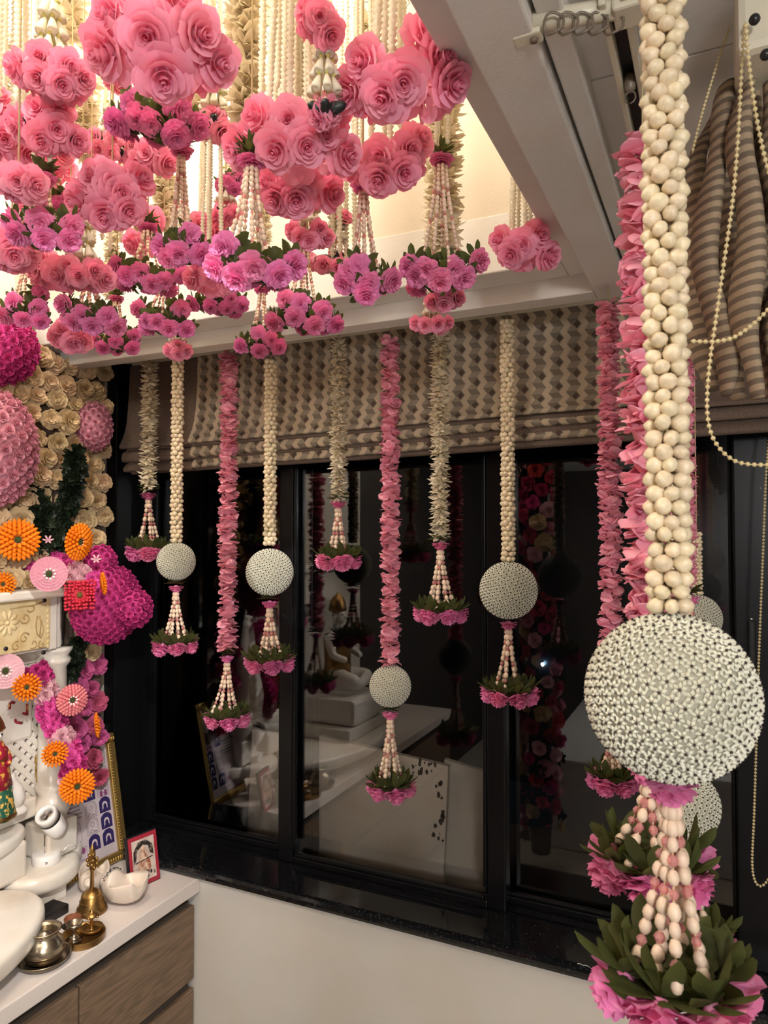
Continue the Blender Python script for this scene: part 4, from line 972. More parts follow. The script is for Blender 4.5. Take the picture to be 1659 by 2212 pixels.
def dome(label, c, rad, n, fr, m_, name='rose_dome', ax=None):
    t = thing(name, label, 'rose ball', c); ax = ax or Vector((.85, -.5, -.05)).normalized()
    b = MB(); b.ell((0, 0, 0), (rad[0]*.9, rad[1]*.9, rad[2]*.9), 16, 10); obj('foam_core', b.mesh('foam_core', m_), t)
    for i in range(n*2):
        z = 1-2*(i+.5)/(n*2); q = math.sqrt(1-z*z); a = i*2.39996; v = Vector((q*math.cos(a), q*math.sin(a), z))
        if v.dot(ax) < -.25: continue
        nn = Vector((v.x/rad[0], v.y/rad[1], v.z/rad[2])).normalized()
        obj('foam_rose', R.choice(ROSE[m_]), t, TR((v.x*rad[0]*.92, v.y*rad[1]*.92, v.z*rad[2]*.92), fr*R.uniform(.9, 1.12), face(nn+Vector((R.uniform(-.1, .1), R.uniform(-.1, .1), R.uniform(-.1, .1))), a)))
    return t
dome('magenta ball of small foam roses at the top left of the flower wall', P(-4, 748, 1.86), (.085, .105, .100), 70, .019, 'magenta')
dome('large pale pink ball of foam roses at the left edge of the flower wall', P(-14, 968, 1.83), (.09, .115, .155), 95, .019, 'blush')
dome('small pale pink ball of foam roses at the right edge of the flower wall', P(203, 922, 2.14), (.05, .052, .074), 44, .0145, 'blush')
t = dome('magenta bank of foam roses bulging past the right edge of the flower wall', P(232, 1305, 2.06), (.06, .128, .118), 125, .0155, 'magenta', 'rose_bank')
for c_, rad, n in ((P(292, 1315, 2.06), (.04, .055, .055), 26), (P(218, 1215, 2.06), (.04, .045, .05), 24)):
    for i in range(n*2):
        z = 1-2*(i+.5)/(n*2); q = math.sqrt(1-z*z); a = i*2.39996; v = Vector((q*math.cos(a), q*math.sin(a), z))
        if v.dot(Vector((.85, -.5, 0))) < -.3: continue
        obj('foam_rose', R.choice(ROSE['magenta']), t, TR(c_-t.location+Vector((v.x*rad[0], v.y*rad[1], v.z*rad[2]))*.9, .0152, face(v, a)))
def leafgarland(label, pts, d, r, step=.014):
    q = [P(x, y, d) for x, y in pts]; t = thing('leaf_garland', label, 'garland', q[0])
    b = MB(); b.tube([p-q[0] for p in q], r*.35, 6); obj('core', b.mesh('core', 'darkleaf'), t)
    for p, dr in along(q, step):
        for k in range(2):
            a = R.uniform(-1.8, 1.8); n = Vector((1, -.5, 0)).normalized(); n.rotate(Quaternion(dr, a))
            obj('leaf_tuft', R.choice(TUFT), t, TR(p-q[0]+n*r*.4, r*R.uniform(.8, 1.1), face(n+dr*.3, R.uniform(0, 6))))
leafgarland('dark green leaf garland, right arm of the V on the flower wall', [(166, 970), (160, 1025), (148, 1085), (130, 1140), (122, 1175)], 2.04, .030)
leafgarland('dark green leaf garland, left arm of the V on the flower wall', [(50, 1050), (72, 1085), (95, 1125), (112, 1165), (85, 1178)], 1.99, .034)
leafgarland('dark green leaf garland hanging beside the marble lintel', [(172, 1375), (165, 1410), (155, 1440), (148, 1475), (146, 1500)], 2.10, .028)

# rose swags on the altar
def swag(label, pts, d, wid, fr, n, cols, seed):
    rr = random.Random(seed); q = [P(x, y, d) for x, y in pts]; t = thing('rose_swag', label, 'rose swag', q[0])
    b = MB(); b.tube([p-q[0] for p in q], wid*.55, 8); obj('core', b.mesh('core', cols[0]), t)
    tot = sum((b_-a).length for a, b_ in zip(q, q[1:])); k = 0
    for p, dr in along(q, tot/n):
        band = cols[(k//3) % len(cols)]; k += 1
        for j in range(3):
            a = (j-1)*.95+rr.uniform(-.25, .25); nn = Vector((.9, -.42, .05)).normalized(); nn.rotate(Quaternion(dr, a))
            obj('foam_rose', rr.choice(ROSE[band]), t, TR(p-q[0]+nn*wid*.75+dr*rr.uniform(-.006, .006), fr*rr.uniform(.85, 1.2), face(nn, rr.uniform(0, 6))))
    return t
swag('swag of bright and pale pink foam roses lying along the top of the marble lintel', [(-40, 1238), (0, 1232), (45, 1228), (95, 1212), (140, 1222), (175, 1248), (205, 1262)], 2.0, .034, .0215, 20, ['rosepink', 'palepink', 'rosepink', 'magenta'], 1)
swag('swag of bright and pale pink foam roses falling down the marble pillar', [(75, 1440), (92, 1480), (104, 1525), (118, 1570), (142, 1612), (158, 1650), (154, 1690), (150, 1712)], 1.97, .034, .0215, 24, ['magenta', 'palepink', 'rosepink', 'rosepink', 'palepink', 'rosepink'], 2)

# paper zinnias pinned over the swags
def zinnia(label, px, py, d, rpx, m_, n, kind='cone', rows=4, cen='greenfuzz'):
    p = P(px, py, d); r = rpx*d/F; t = thing('paper_zinnia', label, 'paper flower', None or p, T=TR(p, r, face(n)))
    pr = MB()
    if kind == 'cone':   pr.lathe([(.03, 0), (.11, .08), (.125, .18), (.08, .30), (.01, .38)], 6)
    elif kind == 'flat': pr.grid(lambda u, v: ((v*.30)*(1-.25*(2*u-1)**2), (u-.5)*.26*(.6+.5*v), .04*v+.03*(2*u-1)**2), 4, 4)
    else: pr.lathe([(.06, 0), (.085, .05), (.075, .22), (.04, .26)], 6)
    me = pr.mesh('petal', m_)
    if kind == 'square':
        for i in range(-4, 5):
            for j in range(-4, 5):
                if i*i+j*j < 3: continue
                obj('petal', me, t, TR((i*.20, j*.20, .02), 1.1, Euler((R.uniform(-.25, .25), R.uniform(-.25, .25), 0))))
    else:
        for q in range(rows):
            rad = .26+(.62/(rows-1))*q if rows > 1 else .5; k = int(9+6*q)
            for i in range(k):
                a = 2*pi*(i+.5*(q % 2))/k
                if kind == 'cone': T = Matrix.Rotation(a, 4, 'Z') @ Matrix.Translation((rad*.92, 0, .14-.04*q)) @ Matrix.Rotation(.75+.18*q, 4, 'Y')
                elif kind == 'flat': T = Matrix.Rotation(a, 4, 'Z') @ Matrix.Translation((rad*.82, 0, .16-.035*q)) @ Matrix.Rotation(-.08, 4, 'Y') @ Matrix.Diagonal((.95, 1.05+.12*q, 1, 1))
                else: T = Matrix.Rotation(a, 4, 'Z') @ Matrix.Translation((rad*.86, 0, .10-.03*q)) @ Matrix.Rotation(.9+.15*q, 4, 'Y') @ Matrix.Diagonal((1.5, 1.5, 1.5, 1))
                obj('petal', me, t, T)
    for i in range(9 if kind != 'square' else 0):
        a = 2*pi*i/9; b = MB() if i == 0 else None
        if i == 0: b.lathe([(.03, 0), (.07, .05), (.05, .16), (.0, .2)], 6); mw = b.mesh('white_tip', 'white')
        obj('white_tip', mw, t, Matrix.Rotation(a, 4, 'Z') @ Matrix.Translation((.24, 0, .18)) @ Matrix.Rotation(.5, 4, 'Y'))
    b = MB(); b.ell((0, 0, .16), (.18, .18, .12), 12, 8); obj('pollen_centre', b.mesh('pollen_centre', cen), t)
    b = MB(); b.lathe([(.0, -.06), (.8, -.05), (.85, .0), (.2, .05)], 14); obj('backing', b.mesh('backing', m_), t)
    return t
VN = Vector((.86, -.48, .05))
zinnia('large orange paper zinnia above the lintel swag, left one of the pair', 38, 1166, 1.86, 40, 'orange', VN)
zinnia('large orange paper zinnia above the lintel swag, right one of the pair', 168, 1170, 1.92, 36, 'orange', Vector((1, .1, -.1)))
zinnia('small orange paper zinnia at the left edge over the lintel swag', 6, 1262, 1.84, 24, 'orange', VN, rows=3)
zinnia('flat pink scalloped paper zinnia over the lintel', 105, 1240, 1.85, 38, 'blush', VN, 'flat')
zinnia('flat pale pink scalloped paper zinnia over the pierced screen', 11, 1449, 1.86, 38, 'palepink', VN, 'flat')
zinnia('orange paper zinnia at the top of the pillar swag', 57, 1484, 1.84, 27, 'orange', VN, rows=3)
zinnia('coral paper zinnia with tubular petals beside the pillar', 155, 1512, 1.90, 30, 'coral', VN+Vector((.2, .1, 0)), 'tube')
zinnia('square red paper zinnia right of the lintel', 171, 1285, 1.90, 36, 'red', VN, 'square', cen='yellowfuzz')
zinnia('orange paper zinnia half turned away on the magenta rose bank', 220, 1261, 1.93, 22, 'orange', Vector((.55, .85, .1)), rows=3)
zinnia('orange paper zinnia turned sideways above the gilt frame', 206, 1567, 1.98, 24, 'orange', Vector((.70, .75, .1)), rows=3)
zinnia('orange paper zinnia at the middle of the pillar swag', 118, 1628, 1.84, 25, 'orange', VN, rows=3)
zinnia('largest orange paper zinnia hanging at the foot of the pillar swag', 166, 1698, 1.86, 33, 'orange', VN)
def sprig(label, px, py, d):
    p = P(px, py, d); t = thing('paper_sprig', label, 'paper flower', p); me = None
    for i in range(6):
        a = i*1.05; b = MB(); e = Vector((.006*math.cos(a), .013*math.cos(a), .012*math.sin(a)+.004)); b.tube([(0, 0, 0), e*.6, e], [.0012, .0028, .002], 6); obj('bud', b.mesh('bud', 'palepink'), t)
sprig('white paper sprig standing behind the lintel swag', 104, 1168, 1.95); sprig('white paper sprig at the right end of the lintel swag', 208, 1210, 1.93)

# ------------------------------------------------------------------ things on the counter
# gilt frame with a printed sheet, leaning on the wall
g = thing('gilt_picture_frame', 'tall gilt frame with a printed sheet of small shrine drawings, leaning behind the conch', 'picture frame', (0, 0, 0))
br = PZ(272, 1851, CZ); bl_ = PZ(165, 1903, CZ)
tr_ = PX(246, 1581, br.x-.075)
ux = (br-bl_); ux.z = 0; ux.normalize(); FW = .27
up = (tr_-br); up = (up-ux*up.dot(ux)).normalized(); FH = (tr_-br).length; nrm = ux.cross(up)
if nrm.x < 0: nrm = -nrm
TG = Matrix(((ux.x, up.x, nrm.x, br.x), (ux.y, up.y, nrm.y, br.y), (ux.z, up.z, nrm.z, br.z+.002), (0, 0, 0, 1)))
if TG.to_3x3().determinant() < 0: pass
g.matrix_basis = Matrix.Translation(br)
TL = Matrix.Translation(-br) @ TG
fwid = .028
def gl(nm, b, m_, par=None, lab=None): return obj(nm, b.mesh(nm, m_), par or g, label=lab)
for (c, d) in (((-FW/2, fwid/2, .006), (FW, fwid, .018)), ((-FW/2, FH-fwid/2, .006), (FW, fwid, .018)), ((-fwid/2, FH/2, .006), (fwid, FH-2*fwid, .018)), ((-FW+fwid/2, FH/2, .006), (fwid, FH-2*fwid, .018))):
    b = MB(); b.bev(c, d, .005, 0, TL, 3)
    n = int(max(d[0], d[1])/.0085); hor = d[0] > d[1]
    o = gl('frame_bar', b, 'gold')
    b = MB()
    for i in range(n):
        q = (i+.5)/n-.5; cc = (c[0]+(q*d[0] if hor else -.004), c[1]+(-.004 if hor else q*d[1])*1.0, c[2]+.009)
        b.ell(cc, (.0028 if hor else .008, .008 if hor else .0028, .003), 6, 4, 0, TL)
    obj('frame_beading', b.mesh('frame_beading', 'gold'), o, kind='stuff')
b = MB(); b.box((-FW/2, FH/2, .0), (FW-.04, FH-.04, .004), 0, TL); sheetp = gl('printed_sheet', b, 'paper')
def prt(nm, poly, z, m_):
    b = MB(); n = len(poly); vs = [(x, y, z) for x, y in poly]; b.add(vs, [tuple(range(n))], 0, False, TL); return obj(nm, b.mesh(nm, m_), sheetp)
def arch(cx, cy, w, h):
    q = [(cx-w/2, cy-h/2), (cx+w/2, cy-h/2), (cx+w/2, cy+h*.15)]
    for i in range(1, 8):
        a = pi*i/8; q.append((cx+w/2*math.cos(a)*(1 if i % 2 else .93), cy+h*.15+h*.35*math.sin(a)))
    q.append((cx-w/2, cy+h*.15)); return q
IN = ['ink', 'greyink', 'plum', 'greyink', 'inkdark', 'plum', 'greyink', 'inkdark', 'greyink', 'inkdark', 'inkdark', 'inkdark']
tl = TL.inverted()
for k in range(12):
    row, col_ = k//2, k % 2
    cx = -.056-.050*(1-col_); cy = FH-.062-row*(FH-.095)/6.0; w, h = .040, .046
    m_ = IN[k]; filled = m_ in ('ink', 'inkdark')
    if filled:
        prt('shrine_print', arch(cx, cy, w, h), .0026, m_); prt('shrine_print', arch(cx, cy-.004, w*.48, h*.56), .0029, 'paper'); prt('figure_print', arch(cx, cy-.008, w*.28, h*.45), .0032, m_)
        for s in (-1, 1): prt('figure_print', arch(cx+s*w*.16, cy-.016, w*.12, h*.2), .0033, m_)
    else:
        o = arch(cx, cy, w, h); pts = [(x, y, .0026) for x, y in o]
        b = MB(); b.tube(pts, .0006, 4, 0, True, TL, True); b.tube([(cx+(x-cx)*.8, cy+(y-cy)*.8, .0026) for x, y in o], .0004, 4, 0, True, TL, True); obj('shrine_print', b.mesh('shrine_print', m_), sheetp)
        b = MB(); b.tube([(cx+.006*math.cos(a*.63), cy+.004+.007*math.sin(a*.63), .0026) for a in range(10)], .0007, 4, 0, True, TL, True); b.tube([(cx-.013, cy-.018, .0026), (cx-.004, cy-.010, .0026), (cx+.004, cy-.016, .0026), (cx+.013, cy-.018, .0026)], .0008, 4, 0, True, TL); obj('figure_print', b.mesh('figure_print', m_), sheetp)
        if m_ == 'plum': prt('figure_print', arch(cx-.008, cy-.014, .010, .018), .003, 'plum'); prt('figure_print', arch(cx+.008, cy-.014, .010, .018), .003, 'plum')
for r_ in range(5):
    b = MB(); y = FH*.55-r_*.011; x = -.200
    while x < -.142:
        l = R.uniform(.004, .009); b.tube([(x+l*t/4, y+.0017*math.sin(t*2.4+x*900), .0026) for t in range(5)], .0009, 4, 0, True, TL); b.tube([(x, y+.003, .0026), (x+l, y+.003, .0026)], .0005, 4, 0, True, TL); x += l+.0022
    obj('text_line', b.mesh('text_line', 'greyink'), sheetp)
o = arch(-.170, FH*.34, .046, .062); b = MB(); b.tube([(x, y, .0026) for x, y in o], .0006, 4, 0, True, TL, True); b.tube([(-.178, FH*.31, .0026), (-.172, FH*.36, .0026), (-.166, FH*.33, .0026), (-.162, FH*.31, .0026)], .0006, 4, 0, True, TL); obj('shrine_print', b.mesh('shrine_print', 'greyink'), sheetp)
b = MB(); b.tube([(-.20, FH*.21, .0026), (-.135, FH*.21, .0026), (-.135, FH*.12, .0026), (-.20, FH*.12, .0026)], .0006, 4, 0, True, TL, True); obj('table_print', b.mesh('table_print', 'plum'), sheetp)
prt('table_print', [(-.178, FH*.17), (-.158, FH*.17), (-.158, FH*.20), (-.178, FH*.20)], .0028, 'blush')
for x in (-.190, -.146): prt('table_print', [(x+.007*math.cos(i), FH*.185+.009*math.sin(i)) for i in [k*pi/5 for k in range(10)]], .0028, 'plum')

# small red-bordered picture
pb, pl, pt = PZ(346, 1905, CZ), PZ(283, 1893, CZ), None
s = thing('small_picture', 'small picture with a red border and black edge standing on the counter by the window', 'picture', PZ(348, 1900, CZ))
s0 = s.location.copy()
B1 = PZ(347, 1898, CZ)
def onface(px, py, base, ux_, n_):  # intersection of a pixel ray with the picture's plane
    r_ = ray(px, py); t_ = (base-CAM).dot(n_)/r_.dot(n_); return CAM+r_*t_
B0 = PZ(288, 1925, CZ); uu = (B1-B0); uu.z = 0; uu.normalize(); n_ = Vector((uu.y, -uu.x, .0)).normalized(); n_ = (n_+Vector((0, 0, .18))).normalized()
if n_.dot(CAM-B1) < 0: n_ = Vector((-n_.x, -n_.y, n_.z))
upv = n_.cross(uu).normalized(); upv = upv if upv.z > 0 else -upv
tl_ = onface(272, 1813, B1, uu, n_); trr = onface(331, 1790, B1, uu, n_)
hh = (trr-B1).dot(upv); ww_ = (B1-tl_).dot(uu)
TP = Matrix(((uu.x, upv.x, n_.x, B1.x-s0.x), (uu.y, upv.y, n_.y, B1.y-s0.y), (uu.z, upv.z, n_.z, B1.z-s0.z), (0, 0, 0, 1)))
b = MB(); b.bev((-ww_/2, hh/2, -.006), (ww_, hh, .012), .0015, 0, TP); obj('block', b.mesh('block', 'blackpl'), s)
b = MB(); b.box((-ww_/2+.001, hh/2, .0005), (ww_-.006, hh-.006, .0015), 0, TP); obj('red_border', b.mesh('red_border', 'redframe'), s)
b = MB(); b.box((-ww_/2+.001, hh/2, .0010), (ww_*.74, hh*.80, .0014), 0, TP); ph = obj('print', b.mesh('print', 'photo'), s)
def pp_(nm, pts, z, m_):
    b = MB(); b.add([(-ww_/2+x*ww_*.37, hh/2+y*hh*.40, z) for x, y in pts], [tuple(range(len(pts)))], 0, False, TP); obj(nm, b.mesh(nm, m_), ph)
pp_('dark_shape', [(-.95, -.2), (-.85, .5), (-.4, .88), (.3, .9), (.85, .6), (.9, .1), (.6, .2), (.45, .6), (0, .7), (-.5, .5), (-.7, 0)], .0019, 'darkprint')
pp_('figure_print', [(-.25, .55), (0, .72), (.2, .55), (.12, .35), (.3, .15), (.55, -.1), (.6, -.5), (.3, -.75), (-.3, -.75), (-.55, -.45), (-.5, -.1), (-.28, .15), (-.15, .35)], .0022, 'sepia')
pp_('figure_print', [(-.75, -.1), (.8, .0), (.8, .05), (-.75, -.04)], .0024, 'darkprint')
for k in range(9):
    x, y = R.uniform(-.9, .9), R.uniform(-.95, -.55); pp_('dark_shape', [(x+.11*math.cos(i), y+.1*math.sin(i)) for i in range(6)], .0021+.0001*k, 'darkprint')

# brass hand bell
p = PZ(198, 1968, CZ); t = thing('brass_hand_bell', 'brass hand bell with ornate handle beside the conch', 'bell', p)
b = MB(); b.lathe([(.040, .0), (.041, .004), (.036, .012), (.031, .026), (.027, .042), (.021, .052), (.012, .058), (.0, .060)], 28); obj('bell_body', b.mesh('bell_body', 'brass'), t)
for z, r_ in ((.012, .0372), (.030, .0305), (.044, .0262)):
    b = MB(); b.tube([(r_*math.cos(2*pi*i/24), r_*math.sin(2*pi*i/24), z) for i in range(24)], .0010, 5, closed=True); obj('bell_ring', b.mesh('bell_ring', 'brass'), t)
b = MB(); b.lathe([(.006, .056), (.005, .066), (.0045, .104), (.006, .110), (.004, .114)], 12); obj('handle', b.mesh('handle', 'brass'), t)
for i in range(16):
    a = i*1.3; zz = .116+.040*(i/16); q = .016*math.sin(pi*(.15+.8*i/16)); b = MB() ; b.ell((q*math.cos(a), q*math.sin(a)*.6, zz), (.0055, .0045, .0055), 6, 5); obj('finial_scroll', b.mesh('finial_scroll', 'brass'), t)
b = MB(); b.lathe([(.007, .112), (.009, .125), (.006, .150), (.008, .160), (.004, .172), (.0, .182)], 10); obj('finial', b.mesh('finial', 'brass'), t)

# conches
def conch(label, px, py, sc, rotz, fig=True, tilt=.0):
    p = PZ(px, py, CZ); t = thing('conch', label, 'conch shell', p, T=TR(p, sc, Euler((0, tilt, rotz))))
    # body: swollen shell lying along local x, mouth opening upward toward +x
    n, k = 20, 18; vs = []; fs = []
    for i in range(k):
        u = i/(k-1); x = -1.0+1.9*u
        r = .80*math.sin(pi*(.04+.66*u))**.7*(1-.25*u*u)
        op = max(0, min(1, (u-.30)/.25))
        for j in range(n):
            a = 2*pi*j/n; ca, sa = math.cos(a), math.sin(a); ridge = 1+.05*math.cos(3*a+u*6)
            y = r*ca*ridge; z = r*sa*ridge
            if sa > .35: q = op*min(1, (sa-.35)/.25); z = z*(1-q)+(-.30*r)*q; y *= 1-.12*q
            elif sa > .0: z += .30*op*(sa/.35)*(.6+.6*u); y *= 1+.10*op
            vs.append((x, y, z+.72+.40*max(0, u-.4)**1.3))
    for i in range(k-1):
        for j in range(n): fs.append((i*n+j, i*n+(j+1) % n, (i+1)*n+(j+1) % n, (i+1)*n+j))
    fs.append(tuple(range(n-1, -1, -1))); fs.append(tuple(range((k-1)*n, k*n)))
    b = MB(); b.add(vs, fs); me = b.mesh('shell_body', 'pearl'); o = obj('shell_body', me, t); m_ = o.modifiers.new('s', 'SUBSURF'); m_.levels = m_.render_levels = 1
    b = MB(); b.lathe([(.30, -.0), (.26, .12), (.20, .22), (.13, .30), (.0, .36)], 14, 0, Matrix.Translation((-.80, 0, .80)) @ Matrix.Rotation(-pi/2, 4, 'Y')); obj('spire', b.mesh('spire', 'pearl'), t)
    if fig:
        for q in range(18):
            a = .7+q*.10; x = -.58+.05*math.sin(q*1.9); b = MB(); rr_ = .70
            b.ell((x, rr_*math.cos(a), .66+rr_*.95*math.sin(a)), (.045, .02, .02), 6, 5); obj('painted_motif', b.mesh('painted_motif', 'blackpl'), o)
    return t
conch('pearly white conch in front of the small red picture', 266, 1952, .066, .12)
conch('second conch half hidden behind the brass bell', 200, 1925, .056, 2.2, False)

# trays, pot and lamps
def plate(b, r, h, lip=.004, t=.002): b.lathe([(r*.80, 0), (r*.95, h*.35), (r, h), (r+lip, h+.001), (r+lip, h-.001), (r-.002, h-.002), (r*.93, h*.4), (r*.78, .003), (.0, .003)], 36)
p = PZ(95, 2078, CZ); t = thing('steel_dish', 'round tarnished dish holding the water pot at the counter edge', 'dish', p)
b = MB(); plate(b, .057, .016); obj('dish', b.mesh('dish', 'steel'), t)
t = thing('water_pot', 'squat tarnished metal water pot standing in the round dish', 'pot', p+Vector((-.003, .003, .004)))
b = MB(); b.lathe([(.026, 0), (.040, .006), (.046, .022), (.043, .040), (.033, .052), (.028, .058), (.030, .064), (.038, .070), (.039, .072), (.034, .0715), (.027, .064), (.026, .058)], 32); obj('pot_body', b.mesh('pot_body', 'steel'), t)
b = MB(); b.lathe([(.034, .066), (.028, .062), (.0, .061)], 24); obj('pot_lid', b.mesh('pot_lid', 'steel'), t)
for z, r_ in ((.022, .0463), (.041, .0424)):
    b = MB(); b.tube([(r_*math.cos(2*pi*i/28), r_*math.sin(2*pi*i/28), z) for i in range(28)], .0006, 4, closed=True); obj('engraved_ring', b.mesh('engraved_ring', 'steel'), t)
p = PZ(180, 2030, CZ); t = thing('brass_tray', 'round brass tray with upright rim holding two small lamps', 'tray', p)
b = MB(); b.lathe([(.050, 0), (.051, .002), (.051, .016), (.0525, .017), (.0525, .0165), (.049, .016), (.049, .003), (.0, .003)], 40); obj('tray', b.mesh('tray', 'brass'), t)
p1 = PZ(160, 2030, CZ+.004); t = thing('silver_lamp', 'small silver stemmed cup in the brass tray, left one', 'oil lamp', p1)
b = MB(); b.lathe([(.019, 0), (.020, .002), (.013, .004), (.015, .006), (.009, .009), (.005, .012), (.005, .022), (.008, .026), (.017, .032), (.020, .042), (.0185, .042), (.015, .033), (.0, .030)], 28); obj('cup', b.mesh('cup', 'steel'), t)
p1 = PZ(198, 2012, CZ+.004); t = thing('oil_lamp', 'small brass lamp with bowl foot and covered top in the brass tray, right one', 'oil lamp', p1)
b = MB(); b.lathe([(.016, 0), (.024, .004), (.028, .012), (.0265, .012), (.022, .006), (.006, .005), (.004, .008), (.004, .036), (.007, .038), (.018, .040), (.019, .043), (.010, .048), (.003, .050), (.004, .054), (.0, .056)], 28); obj('lamp_body', b.mesh('lamp_body', 'brass'), t)
for i in range(5):
    a = i*2*pi/5; b = MB(); b.ell((.018*math.cos(a), .018*math.sin(a), .0415), (.006, .004, .003), 6, 5, 0); obj('wick_spout', b.mesh('wick_spout', 'brass'), t)
p1 = PZ(157, 1998, CZ); t = thing('clay_lamp', 'small brown clay lamp behind the brass tray', 'oil lamp', p1)
b = MB(); b.lathe([(.012, 0), (.017, .006), (.022, .018), (.021, .020), (.019, .018), (.014, .008), (.0, .006)], 24); obj('clay_bowl', b.mesh('clay_bowl', 'clay'), t)
b = MB(); b.lathe([(.026, 0.0), (.027, .001), (.0, .0025)], 24, 0, Matrix.Translation((0, 0, -.001))); obj('saucer', b.mesh('saucer', 'steel'), t)
b = MB(); b.bev((0, 0, .012), (.06, .12, .024), .003); tag(obj('dark_box', b.mesh('dark_box', 'blackpl'), None, TR(PZ(108, 1995, CZ)+Vector((-.03, .0, 0)))), 'flat dark box under the altar slab behind the water pot', 'box')
# spotlight on the altar slab
p = PZ(100, 1862, AT+.004); t = thing('spotlight', 'white adjustable spotlight on a round base on the altar slab', 'spotlight', p)
zl = lambda py: (PX(100, py, p.x).z-p.z)
b = MB(); b.lathe([(.036, 0), (.0375, .002), (.0375, .026), (.035, .028), (.0, .028)], 36); base = obj('lamp_base', b.mesh('lamp_base', 'whitepl'), t)
tcv = (CAM-p); tcv.z = 0; tcv.normalize()
b = MB(); b.ell((tcv.x*.037, tcv.y*.037, .012), (.004, .004, .004), 8, 6); obj('screw', b.mesh('screw', 'chrome'), base)
b = MB(); b.tube([(0, 0, .028), (0, 0, .070)], .0068, 12); b.ell((0, 0, .073), (.008, .008, .008), 10, 8); b.tube([(.0, 0, .073), (rgt.x*.012, rgt.y*.012, .084)], .005, 8); obj('stem', b.mesh('stem', 'chrome'), t)
hc = P(112, 1775, depth(p)-.005)-p; ax = P(92, 1745, depth(p)-.055)-P(134, 1795, depth(p)+.02); ax.normalize()
TH = Matrix.Translation(hc) @ face(ax).to_matrix().to_4x4()
b = MB(); b.lathe([(.020, -.046), (.026, -.044), (.0295, -.030), (.0295, .012)], 32, 0, TH); obj('lamp_head', b.mesh('lamp_head', 'whitepl'), t)
b = MB(); b.lathe([(.0285, .012), (.0298, .013), (.0298, .019), (.0285, .020)], 32, 0, TH); obj('focus_ring', b.mesh('focus_ring', 'blackpl'), t)
b = MB(); b.lathe([(.0295, .020), (.0295, .040), (.027, .042), (.021, .041), (.019, .034), (.0, .034)], 32, 0, TH); hd = obj('lamp_bezel', b.mesh('lamp_bezel', 'whitepl'), t)
b = MB(); b.lathe([(.0195, .036), (.016, .038), (.0, .040)], 24, 0, TH); obj('lens', b.mesh('lens', 'chrome'), hd)
b = MB(); q = P(150, 1838, depth(p))-p; b.tube([(0, .03, .006)]+[tuple(q+Vector((.0, .02*math.cos(a*.8), .004+.012*abs(math.sin(a*.8))))) for a in range(7)], .0022, 6); obj('lamp_cable', b.mesh('lamp_cable', 'whitepl'), t)

# ------------------------------------------------------------------ flowers hanging in the recess
TOPZ = 2.87
wm = thing('wire_mesh', 'hexagonal chicken wire stretched under the upper ceiling, everything in the recess hangs from it', 'wire mesh', (-1.05, .4, TOPZ))
b = MB(); hs = .0165
def wv(x, y): return Vector((x, y, .012*math.sin(x*5)*math.sin(y*6)))
for i in range(-30, 31):
    for j in range(-38, 39):
        cx, cy = i*hs*1.732+(j % 2)*hs*.866, j*hs*1.5
        if abs(cx) > .76 or not -.92 < cy < .94: continue
        q = [wv(cx+hs*math.sin(k*pi/3), cy+hs*math.cos(k*pi/3)) for k in (0, 1, 2, 3)]
        for a, c in zip(q, q[1:]): b.tube([a, c], .0006, 3, 0, False)
obj('wire_net', b.mesh('wire_net', 'wire'), wm, kind='stuff')
def jas_strand(root, pts, s, rr):
    b = MB(); b.tube(pts, .0008, 4); st = obj('jasmine_strand', b.mesh('strand_thread', 'string'), root)
    seq = along(pts, s*1.02); rest = MB()
    for i, (p, d) in enumerate(seq):
        T = TR(p, s, face(-d, rr.uniform(0, 6)))
        if i < 16 and s > .0078: obj('jasmine_cup', CUP, st, T)
        else: rest.add([v.co[:] for v in CUP.vertices], [tuple(f.vertices) for f in CUP.polygons], 0, True, T)
    obj('jasmine_cups', rest.mesh('jasmine_cups', 'jasmine'), st, kind='stuff')
    return st
def hang_jas(root, r, zb, zt, n, s, rr, spread=1.0):
    for i in range(n):
        a = 2*pi*i/n+rr.uniform(-.3, .3); x, y = r*math.cos(a), r*math.sin(a)
        jas_strand(root, [(x*spread, y*spread, zb), (x*.95, y*.95, zb+.25*(zt-zb)), (x*.7, y*.7, zt)], s, rr)
